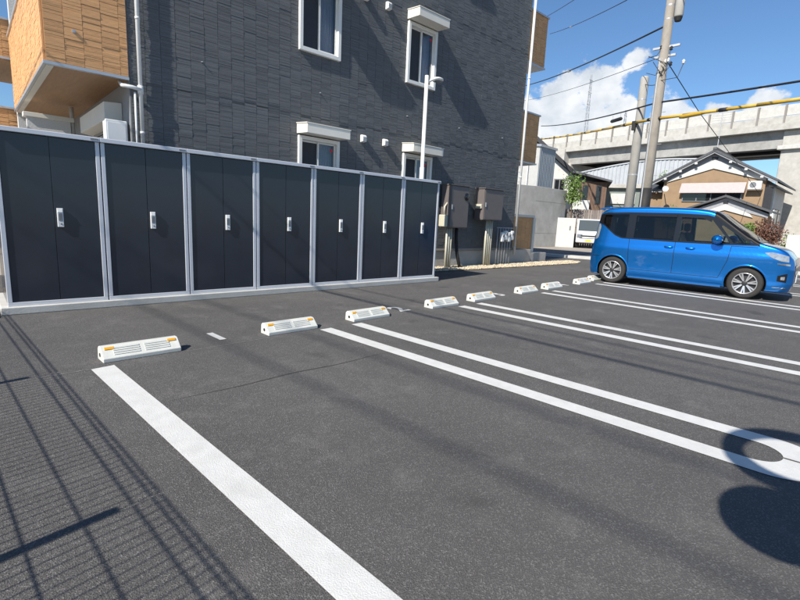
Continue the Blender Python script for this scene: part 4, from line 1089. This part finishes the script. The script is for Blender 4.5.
# made-up mirror post, added out of view to cast the shadow at the loop
t = thing('shadow_caster', 'orange pole with a round convex mirror under an empty ring frame', 'traffic mirror', (0.35, -.34, 0))
mx, my = 0.35, -.34
sdir = Vector((.757, .0907, -.6465))
MB().tube((mx, my, -.05), (mx, my, 2.32), .045, n=14).build('pole', M['orange'], t, smooth=True)
for (hx, hy, hz, rr, hr) in ((0.35, -.29, 2.57, .335, .41), (0.35, -.205, 1.885, .225, .32)):
    n = Vector((.97, .22, -.1)).normalized(); a = n.orthogonal().normalized(); b = n.cross(a); c = Vector((hx, hy, hz))
    if rr > .3:                                                # ring shape chosen so its shadow leaves a lit hole
        m = MB(); rows = []
        for (q, o) in ((.74, -.03), (1.06, -.03), (1.06, .03), (.74, .03), (.74, -.03)):
            rows.append([c + n * o + (a * math.cos(s) + b * math.sin(s)) * rr * q for s in [2 * math.pi * i / 32 for i in range(33)]])
        mir = m.grid(rows).build('shadow_ring', M['orange'], t, smooth=True)
        continue
    m = MB(); rows = []
    for (q, o) in ((1.0, 0), (.95, .02), (.7, .05), (.35, .07), (0.001, .08)):
        rows.append([c + n * o + (a * math.cos(s) + b * math.sin(s)) * rr * q for s in [2 * math.pi * i / 32 for i in range(33)]])
    m.grid(rows); mir = m.build('mirror', M['mirror'], t, smooth=True)
    m = MB(); rows = []
    for (q, o) in ((1.0, .03), (1.06, .03), (1.06, -.03), (.6, -.08), (0.001, -.09)):
        rows.append([c + n * o + (a * math.cos(s) + b * math.sin(s)) * rr * q for s in [2 * math.pi * i / 32 for i in range(33)]])
    m.grid(rows); m.build('shell', M['orange'], mir, smooth=True)
    MB().tube(c - n * .05, (mx, my, hz), .025, n=8).build('bracket', M['galv'], mir)
# ================================================================== white light truck
t = thing('light_truck', 'small white flatbed truck facing the lot, parked by the garden wall', 'truck', (28.75, 11.98, -.02), 'L', rz=R(207))
cab = [(-.62, .38), (.70, .30), (.76, .55), (.73, .92), (.62, 1.08), (.30, 1.66), (.10, 1.74), (-.62, 1.74)]
MB().prism(cab, 'y', -.70, .70).build('cab', M['truckwhite'], t, bevel=.06, segs=3)
rows = []
for i in range(7):
    f_ = i / 6; x = .665 - .345 * f_; z = 1.02 + .63 * f_; rows.append([(x + .012, y, z + .006) for y in (-.60 + .03 * f_, -.3, 0, .3, .60 - .03 * f_)])
ws = MB().grid(rows).build('windscreen', M['truckglass'], t, fix=False)
for s in (-1, 1):
    MB().prism([(-.3, 1.1), (.48, 1.1), (.24, 1.56), (-.3, 1.58)], 'y', s * .70, s * .707).build('side_window', M['carglass'], t)
    MB().box(.70, .772, s * .50 - .15, s * .50 + .15, .60, .83).build('lamp_surround', M['keypad'], t, bevel=.02)
    MB().box(.715, .785, s * .50 - .11, s * .50 + .11, .63, .80).build('headlight', M['lamp'], t, bevel=.02)
    mr_ = MB().box(.42, .50, s * .86 - .07, s * .86 + .07, 1.05, 1.30).build('mirror', M['truckwhite'], t, bevel=.02)
    MB().tube((.45, s * .7, 1.2), (.46, s * .8, 1.2), .014, n=6).build('mirror_arm', M['rubber'], mr_)
    for x in (.25, -1.75):
        w = MB().lathe([(.10, -.07), (.2, -.08), (.27, -.07), (.285, -.03), (.285, .03), (.27, .07), (.2, .08), (.1, .07)], (x, s * .6, .283), axis='y', n=20).build('tyre', M['tyre'], t, smooth=True)
        MB().lathe([(0, s * .05), (.1, s * .06), (.17, s * .04)], (x, s * .6, .283), axis='y', n=16).build('rim', M['alloy'], w, smooth=True)
MB().box(.745, .79, -.45, .45, .70, .76).build('grille', M['rubber'], t, bevel=.01)
MB().box(.73, .80, -.69, .69, .34, .56).build('bumper', M['truckwhite'], t, bevel=.03)
MB().box(.80, .812, -.17, .17, .40, .51).build('number_plate', M['plate'], t)
MB().box(.80, .81, -.5, .5, .575, .60).build('lower_grille', M['rubber'], t)
MB().box(-2.5, -.66, -.72, .72, .62, .70).build('bed', M['truckwhite'], t)
for s in (-1, 1): MB().box(-2.5, -.66, s * .70, s * .73, .70, .98).build('bed_side', M['truckwhite'], t)
MB().box(-2.4, .5, -.35, .35, .36, .62).build('chassis', M['rubber'], t)

# ================================================================== blue car
car = thing('blue_car', 'shiny blue boxy compact minivan parked across the stalls', 'car', (11.93, 4.02, 0), 'L', rz=R(-88.5))
WB = 2.50
def interp(tab, x):
    if x <= tab[0][0]: return tab[0][1]
    for (a, b), (c, d) in zip(tab, tab[1:]):
        if x <= c:
            f = (x - a) / (c - a); return b + (d - b) * f
    return tab[-1][1]
def smooth_tab(tab, x, h=.05):
    return (interp(tab, x - h) + 2 * interp(tab, x) + interp(tab, x + h)) / 4
WT = [(-.54, .70), (-.50, .755), (-.40, .800), (-.2, .815), (.3, .82), (1.9, .82), (2.3, .818), (2.6, .813), (2.85, .80), (3.0, .775), (3.1, .74), (3.17, .68), (3.21, .58)]
ZT = [(-.54, 1.60), (-.47, 1.66), (-.33, 1.705), (0, 1.735), (.6, 1.75), (1.1, 1.748), (1.5, 1.735), (1.75, 1.702), (1.88, 1.655), (2.0, 1.565), (2.3, 1.335), (2.55, 1.15), (2.63, 1.105), (2.7, 1.08), (2.8, 1.06), (2.95, 1.02), (3.07, .975), (3.14, .92), (3.185, .85), (3.21, .77)]
VT = [(.14, .93), (.2, .968), (.28, .990), (.38, .980), (.52, .982), (.70, .994), (.80, 1.0), (.84, .997), (.88, .981), (.985, .966), (1.03, .955), (1.6, .865), (1.8, .83)]
def Wd(x): return smooth_tab(WT, x, .035)
def Zt(x): return smooth_tab(ZT, x, .05)
def Vt(z): return smooth_tab(VT, z, .018)
def rake(x, z):                          # tail leans forward above the bumper, nose rounds under
    r = 0.0
    if x < .2:
        k = (.2 - x) / .74; r += k * .12 * max(0, (z - .62)) / 1.0 + k * (.035 * max(0, .40 - z) / .25)
    if x > 2.9:
        k = (x - 2.9) / .31; r -= k * (.05 * max(0, z - .62) / .3 + .05 * max(0, .34 - z) / .15)
    return r
def side(x, z): return Wd(x) * Vt(z)
def section(x):
    zt = Zt(x); zb = .17; r = .085 if zt > 1.2 else .06; pts = [(0, zb), (side(x, zb) * .6, zb), (side(x, zb) - .03, zb + .004)]
    n = 30
    for i in range(n + 1):
        z = zb + .03 + (zt - r - zb - .03) * i / n; pts.append((side(x, z), z))
    y1, z1 = pts[-1]
    for i in range(1, 6):
        a = math.pi / 2 * i / 5; pts.append((y1 - r * 1.1 * (1 - math.cos(a)), z1 + r * .78 * math.sin(a)))
    y2, z2 = pts[-1]
    for f_ in (.8, .55, .28, 0): pts.append((y2 * f_, zt - (zt - z2) * f_ * f_))
    return pts
xs = [-.54, -.53, -.515, -.49, -.45, -.4, -.33, -.25] + [-.2 + .075 * i for i in range(42)] + [2.95, 3.0, 3.05, 3.09, 3.12, 3.15, 3.175, 3.195, 3.21]
b = MB(); rows = []
for x in xs:
    s = section(x); full = [(-y, z) for y, z in s[::-1]][:-1] + s       # from top centre down the near side, under, up the far side
    full = full[:-1]
    rows.append([(x + rake(x, z), y, z) for y, z in full])
m_ = len(rows[0])
vs = [p for r_ in rows for p in r_]; fs = []
for i in range(len(rows) - 1):
    for k in range(m_): fs.append((i * m_ + k, i * m_ + (k + 1) % m_, (i + 1) * m_ + (k + 1) % m_, (i + 1) * m_ + k))
fs.append(tuple(range(m_))); fs.append(tuple(range(len(rows) * m_ - 1, (len(rows) - 1) * m_ - 1, -1)))
b.add(vs, fs)
body = b.build('body', M['carblue'], car, smooth=True)
cut = MB()
for x in (0, WB):
    for s in (-1, 1):
        pr = []
        for i in range(40):
            a = 2 * math.pi * i / 40; pr.append((x + .338 * math.cos(a), .30 + .338 * math.sin(a)))
        cut.prism(pr, 'y', s * .52, s * 1.1)
WINDOWS = (([(-.40, 1.35), (-.04, 1.115), (.12, 1.055), (.22, 1.05)], [(-.40, 1.53), (-.26, 1.545), (.1, 1.56), (.22, 1.56)], 'privacy'),
           ([(.38, 1.05), (1.17, 1.045)], [(.38, 1.56), (1.17, 1.56)], 'privacy'),
           ([(1.26, 1.045), (2.16, 1.045)], [(1.26, 1.56), (1.68, 1.55), (1.81, 1.49), (2.16, 1.07)], 'clearglass'),
           ([(1.97, 1.37), (2.0, 1.33), (2.22, 1.05), (2.49, 1.05)], [(1.97, 1.385), (2.0, 1.395), (2.22, 1.245), (2.49, 1.07)], 'clearglass'))
cutters = [cut.build('arch_cutter', M['carblack'])]
cav = MB(); rws = []                                             # hollow cabin
for i in range(30):
    x = -.42 + 2.86 * i / 29; zt_ = Zt(x) - .055; ring = []
    for y_, z_ in ((0, .80), (side(x, .85) - .07, .80), (side(x, 1.0) - .06, 1.0), (side(x, max(1.02, zt_ - .12)) - .055, max(1.02, zt_ - .12)), (side(x, zt_) * .8, zt_), (0, zt_)): ring.append((y_, z_))
    full = ring + [(-y_, z_) for y_, z_ in ring[-2:0:-1]]
    rws.append([(x + rake(x, z_), y_, z_) for y_, z_ in full])
m2_ = len(rws[0]); vs_ = [p for r_ in rws for p in r_]; fs_ = []
for i in range(len(rws) - 1):
    for k in range(m2_): fs_.append((i * m2_ + k, i * m2_ + (k + 1) % m2_, (i + 1) * m2_ + (k + 1) % m2_, (i + 1) * m2_ + k))
fs_.append(tuple(range(m2_))); fs_.append(tuple(range(len(rws) * m2_ - 1, (len(rws) - 1) * m2_ - 1, -1)))
cav.add(vs_, fs_); cutters.append(cav.build('cabin_cutter', M['cabin']))
def win_poly(lo, hi):
    p = list(lo) + list(hi)[::-1]; return [(x + rake(x, z), z) for x, z in p]
wcut = []
for lo, hi, _ in WINDOWS:
    wcut.append(MB().prism(win_poly(lo, hi), 'y', -1.1, 1.1).build('window_cutter', M['carblack']))
wsc = MB(); rws = [[], [], [], []]
for i in range(10):
    x = 1.96 + .54 * i / 9; w_ = .55 + .08 * i / 9; z_ = Zt(x)
    for r_, (y_, dz) in zip(rws, ((-w_, -.16), (w_, -.16), (w_, .12), (-w_, .12))): r_.append((x, y_, z_ + dz))
vs_ = []; fs_ = []
for i in range(10): vs_ += [r_[i] for r_ in rws]
for i in range(9):
    for k in range(4): fs_.append((i * 4 + k, i * 4 + (k + 1) % 4, (i + 1) * 4 + (k + 1) % 4, (i + 1) * 4 + k))
fs_ += [(0, 1, 2, 3), (39, 38, 37, 36)]
wsc.add(vs_, fs_)
rear_cut = MB().box(-.75, -.30, -.55, .55, 1.08, 1.50).build('rear_cutter', M['carblack'])
def carve(ob, cs):
    for c_ in cs:
        c_.parent = car
        bo = ob.modifiers.new('cut', 'BOOLEAN'); bo.object = c_; bo.operation = 'DIFFERENCE'; bo.solver = 'EXACT'
        try: bo.material_mode = 'TRANSFER'
        except Exception: pass
    bpy.context.view_layer.update()
    me_ = bpy.data.meshes.new_from_object(ob.evaluated_get(bpy.context.evaluated_depsgraph_get()))
    nm = ob.data.name; ob.modifiers.clear(); ob.data = me_; me_.name = nm; me_.shade_smooth()
    try: me_.set_sharp_from_angle(angle=R(38))
    except Exception: pass
ws_cut = wsc.build('screen_cutter', M['carblack'])
carve(body, cutters + wcut + [ws_cut, rear_cut])
def skin(x, z, s, off): return (x + rake(x, z), s * (side(x, z) + off), z)
def patch(name, mat, lo, hi, s, off, parent=None, n=26, m=8, smooth=True):
    """strip on the body side between two (x,z) polylines sharing their x range"""
    x0, x1 = lo[0][0], lo[-1][0]; rws = []
    for j in range(m + 1):
        rws.append([skin(x0 + (x1 - x0) * i / n, interp(lo, x0 + (x1 - x0) * i / n) + (interp(hi, x0 + (x1 - x0) * i / n) - interp(lo, x0 + (x1 - x0) * i / n)) * j / m, s, off) for i in range(n + 1)])
    return MB().grid(rws, flip=(s > 0)).build(name, mat, parent or car, smooth=smooth, fix=False)
for s in (-1, 1):
    lo = [(-.53, 1.36), (-.36, 1.30), (-.05, 1.085), (.12, 1.025), (1.2, 1.01), (2.05, 1.015), (2.60, 1.035)]
    hi = [(-.53, 1.53), (-.36, 1.585), (.2, 1.605), (1.2, 1.61), (1.72, 1.59), (1.88, 1.54), (2.05, 1.425), (2.3, 1.24), (2.52, 1.08), (2.60, 1.045)]
    x0, x1 = lo[0][0], lo[-1][0]; layers = []
    for off in (.004, -.012):
        rws = []
        for j in range(11):
            row = []
            for i in range(61):
                x = x0 + (x1 - x0) * i / 60; za = interp(lo, x); zb_ = interp(hi, x); row.append(skin(x, za + (zb_ - za) * j / 10, s, off))
            rws.append(row)
        layers.append(rws)
    sh_ = MB(); nr, nc = 11, 61
    for L_ in layers: sh_.v += [tuple(p) for r_ in L_ for p in r_]
    K = nr * nc
    for i in range(nr - 1):
        for k in range(nc - 1):
            q = (i * nc + k, i * nc + k + 1, (i + 1) * nc + k + 1, (i + 1) * nc + k); sh_.f.append(q); sh_.f.append(tuple(v + K for v in q[::-1]))
    edge = [(0, k) for k in range(nc)] + [(i, nc - 1) for i in range(1, nr)] + [(nr - 1, k) for k in range(nc - 2, -1, -1)] + [(i, 0) for i in range(nr - 2, 0, -1)]
    for (a_, b_2) in zip(edge, edge[1:] + edge[:1]):
        p_, q_ = a_[0] * nc + a_[1], b_2[0] * nc + b_2[1]; sh_.f.append((q_, p_, p_ + K, q_ + K))
    pt = sh_.build('pillar_trim', M['carblack'], car, smooth=True)
    carve(pt, wcut)
    for lo, hi, gm in WINDOWS:
        patch('side_window', M[gm], lo, hi, s, -.006, n=30, m=6)
    # black windscreen pillar wrapping the roof corner
    rws = []
    for i in range(17):
        x = 1.83 + .81 * i / 16; sec = section(x); row = []
        for y_, z_ in sec[32:40]: row.append((x + .002, s * (y_ + .003), z_ + .004))
        rws.append(row)
    MB().grid(rws, flip=(s > 0)).build('windscreen_pillar', M['mattblack'], car, smooth=True, fix=False)
    patch('door_visor', M['carblack'], [(.38, 1.53), (1.17, 1.53)], [(.38, 1.58), (1.17, 1.58)], s, .016, n=10, m=2)
    patch('door_visor', M['carblack'], [(1.26, 1.53), (1.65, 1.52), (1.80, 1.45)], [(1.26, 1.58), (1.65, 1.57), (1.80, 1.50)], s, .016, n=10, m=2)
    # panel gaps
    for x0, z0, x1, z1 in ((.30, 1.02, .31, .80), (.31, .80, .335, .36), (1.215, 1.02, 1.215, .36), (2.20, 1.01, 2.17, .72), (2.17, .72, 2.05, .36), (.335, .36, 1.21, .36), (1.22, .36, 2.05, .36), (-.5, .60, -.30, .60), (2.62, 1.0, 2.20, 1.0)):
        g = MB(); w = .0045; rws = [[], []]
        hor = abs(x1 - x0) > abs(z1 - z0)
        for i in range(13):
            f_ = i / 12; x = x0 + (x1 - x0) * f_; z = z0 + (z1 - z0) * f_
            for r_, sg in ((0, -1), (1, 1)): rws[r_].append(skin(x + (0 if hor else sg * w), z + (sg * w if hor else 0), s, .0022))
        g.grid(rws, flip=(s > 0)).build('panel_gap', M['carblack'], car, fix=False)
    # door handles
    for x in (1.02, 1.42):
        h = MB(); rws = []
        for i in range(9):
            f_ = i / 8; xx = x + .17 * f_; o_ = .004 + .03 * math.sin(math.pi * f_) ** .5; zc = .905
            rws.append([skin(xx, zc - .016, s, o_), skin(xx, zc - .008, s, o_ + .008), skin(xx, zc + .008, s, o_ + .008), skin(xx, zc + .016, s, o_)])
        h.grid(rws, flip=(s < 0)).build('door_handle', M['carblue'], car, smooth=True, fix=False)
    patch('side_skirt', M['carblue'], [(.36, .175), (2.12, .175)], [(.36, .25), (2.12, .25)], s, .022, n=30, m=2)
    patch('skirt_lip', M['carblack'], [(.36, .15), (2.12, .15)], [(.36, .172), (2.12, .172)], s, .018, n=20, m=1)
    # lamps
    patch('headlight', M['lamp'], [(2.74, .905), (2.85, .83), (3.0, .775), (3.13, .76)], [(2.74, .915), (2.85, .93), (3.0, .905), (3.13, .87)], s, .007, n=18, m=6)
    patch('lamp_strip', M['chrome'], [(2.95, .715), (3.15, .69)], [(2.95, .735), (3.15, .725)], s, .008, n=10, m=2)
    patch('fog_recess', M['carblack'], [(2.98, .40), (3.12, .38)], [(2.98, .50), (3.12, .55)], s, .006, n=8, m=4)
    patch('fog_lamp', M['lamp'], [(3.03, .43), (3.09, .425)], [(3.03, .48), (3.09, .49)], s, .010, n=6, m=3)
    patch('bumper_trim', M['chrome'], [(2.93, .27), (3.14, .265)], [(2.93, .285), (3.14, .285)], s, .010, n=8, m=2)
    patch('tail_lamp', M['lamp'], [(-.515, .98), (-.47, .98), (-.43, 1.02)], [(-.515, 1.33), (-.47, 1.33), (-.43, 1.27)], s, .006, n=8, m=8)
    # wheel arch lips
    for x in (0, WB):
        rws = [[], [], []]
        for i in range(33):
            a = math.pi * (-.06 + 1.12 * i / 32)
            for j, (rr, o_) in enumerate(((.336, .001), (.346, .009), (.362, .0015))):
                xx, zz = x + rr * math.cos(a), .30 + rr * math.sin(a)
                rws[j].append(skin(xx, max(zz, .17), s, o_))
        MB().grid(rws, flip=(s < 0)).build('arch_lip', M['carblue'], car, smooth=True, fix=False)
        # wheel
        yc = s * .715
        ty = MB().lathe([(.198, .075), (.215, .083), (.25, .088), (.278, .083), (.293, .066), (.298, .04), (.299, 0), (.298, -.04), (.293, -.066), (.278, -.083), (.25, -.088), (.198, -.075)], (x, yc, .299), axis='y', n=48).build('wheel', M['tyre'], car, smooth=True)
        o = s * 1.0
        MB().lathe([(.205, o * .078), (.200, o * .084), (.192, o * .080), (.186, o * .05), (.18, -o * .05)], (x, yc, .299), axis='y', n=40).build('rim', M['alloy'], ty, smooth=True)
        MB().lathe([(.185, o * .02), (.06, o * .03), (0, o * .03)], (x, yc, .299), axis='y', n=30).build('brake_disc', M['alloydk'], ty, smooth=True)
        sp = MB(); spd = MB()
        for k in range(7):
            a0 = 2 * math.pi * k / 7 + .2
            for da, tgt, wd, o1, o2 in ((-.13, sp, .013, .060, .078), (.13, sp, .013, .060, .078), (0, spd, .026, .052, .066)):
                a1 = a0 + da; ca, sa = math.cos(a0 + da * .35), math.sin(a0 + da * .35); cb, sb = math.cos(a1), math.sin(a1)
                pin = Vector((ca * .045, 0, sa * .045)); pout = Vector((cb * .19, 0, sb * .19)); d = (pout - pin).normalized(); nn = Vector((-d.z, 0, d.x))
                q = []
                for yy in (o1 - .02, 0):
                    for pnt, sg, w2, oo in ((pin, -1, wd * .8, o1), (pin, 1, wd * .8, o1), (pout, 1, wd, o2), (pout, -1, wd, o2)):
                        yv = yc + o * (oo if yy == 0 else oo - .025); v3 = pnt + nn * sg * w2; q.append((x + v3.x, yv, .299 + v3.z))
                tgt.hexa(q)
        sp.build('spokes', M['alloy'], ty); spd.build('spoke_webs', M['alloydk'], ty)
        MB().lathe([(.05, o * .05), (.046, o * .066), (.03, o * .07), (0, o * .071)], (x, yc, .299), axis='y', n=20).build('hub_cap', M['alloydk'], ty, smooth=True)
    # mirror
    mi = MB(); rws = []
    for i in range(9):
        f_ = i / 8; a = math.pi * f_; r_ = math.sin(a) ** .6 if 0 < f_ < 1 else .02
        cy = s * (.845 + .19 * f_)
        rws.append([(1.97 + .10 * r_ * math.cos(t_), cy, 1.115 + .09 * r_ * math.sin(t_)) for t_ in [2 * math.pi * k / 16 for k in range(17)]])
    mo = mi.grid(rws).build('door_mirror', M['carblue'], car, smooth=True)
    MB().box(1.94, 2.0, s * .79, s * .87, 1.025, 1.05).build('mirror_arm', M['carblack'], mo, bevel=.006)
    MB().box(2.055, 2.072, s * .90, s * 1.0, 1.10, 1.118).build('indicator', M['lamp'], mo)
for c_ in cutters + wcut + [ws_cut, rear_cut]: bpy.data.objects.remove(c_)
# cabin
for x, ys in ((1.35, (-.36, .36)), (.45, (-.36, .36))):
    for y in ys:
        st = MB(); st.prism([(x + .02, .78), (x - .12, 1.22), (x - .22, 1.22), (x - .12, .78)], 'y', y - .24, y + .24); so = st.build('seat', M['seat'], car, bevel=.04)
        MB().box(x - .24, x - .14, y - .12, y + .12, 1.25, 1.42).build('headrest', M['seat'], so, bevel=.035)
MB().prism([(2.05, .80), (2.40, .80), (2.40, 1.04), (2.2, 1.06), (2.05, .98)], 'y', -.66, .66).build('dashboard', M['cabin'], car, bevel=.03)
MB().path([(1.93 + .07 * math.sin(a), -.36 + .18 * math.cos(a), 1.0 + .17 * math.sin(a)) for a in [2 * math.pi * k / 24 for k in range(25)]], .014, 8).build('steering_wheel', M['carblack'], car, smooth=True)
# windscreen, rear window on the centre surfaces
def top_patch(name, mat, x0, x1, w0, w1, off, n=14, m=12, parent=None):
    rws = []
    for i in range(n + 1):
        x = x0 + (x1 - x0) * i / n; w = w0 + (w1 - w0) * i / n; zt = Zt(x); y2 = section(x)[-5][0]; z2 = section(x)[-5][1]; row = []
        for k in range(m + 1):
            y = -w + 2 * w * k / m; f_ = min(1, abs(y) / y2); z = zt - (zt - z2) * f_ * f_; row.append((x + rake(x, z) + off * .5, y, z + off))
        rws.append(row)
    return MB().grid(rws, flip=True).build(name, mat, parent or car, smooth=True, fix=False)
wsn = top_patch('windscreen', M['clearglass'], 1.91, 2.58, .585, .67, .006)
top_patch('cowl', M['carblack'], 2.58, 2.66, .68, .68, .007, n=3)
MB().path([(2.58, -.35, 1.145), (2.53, -.05, 1.18), (2.48, .3, 1.215)], .008, 6).build('wiper', M['carblack'], wsn)
MB().path([(2.58, .1, 1.145), (2.54, .35, 1.17), (2.50, .58, 1.19)], .008, 6).build('wiper', M['carblack'], wsn)
def end_grid(name, mat, x, yw, z0, z1, off, parent=None, n=10, m=6):
    rws = [[(x + rake(x, z0 + (z1 - z0) * j / m) + off, -yw + 2 * yw * i / n, z0 + (z1 - z0) * j / m) for i in range(n + 1)] for j in range(m + 1)]
    return MB().grid(rws).build(name, mat, parent or car, smooth=True, fix=False)
rw = end_grid('rear_window', M['privacy'], -.54, .55, 1.08, 1.50, -.008)
end_grid('grille', M['carblack'], 3.21, .44, .48, .66, .006)
end_grid('grille_bar', M['chrome'], 3.21, .48, .655, .69, .012, m=2)
MB().box(3.225, 3.235, -.165, .165, .36, .52).build('number_plate', M['platew'], car)
MB().box(-.575, -.56, -.165, .165, .62, .78).build('number_plate', M['platew'], car)
sp = MB(); sp.prism([(-.50, 1.665), (-.42, 1.70), (-.25, 1.725), (-.22, 1.70), (-.42, 1.655)], 'y', -.60, .60); sp.build('roof_spoiler', M['carblue'], car, bevel=.012)
MB().path([(-.2, 0, 1.715), (-.33, 0, 1.86)], [.008, .003], 6).build('antenna', M['carblack'], car)
MB().box(-.3, 2.9, -.5, .5, .16, .20).build('underbody', M['rubber'], car)
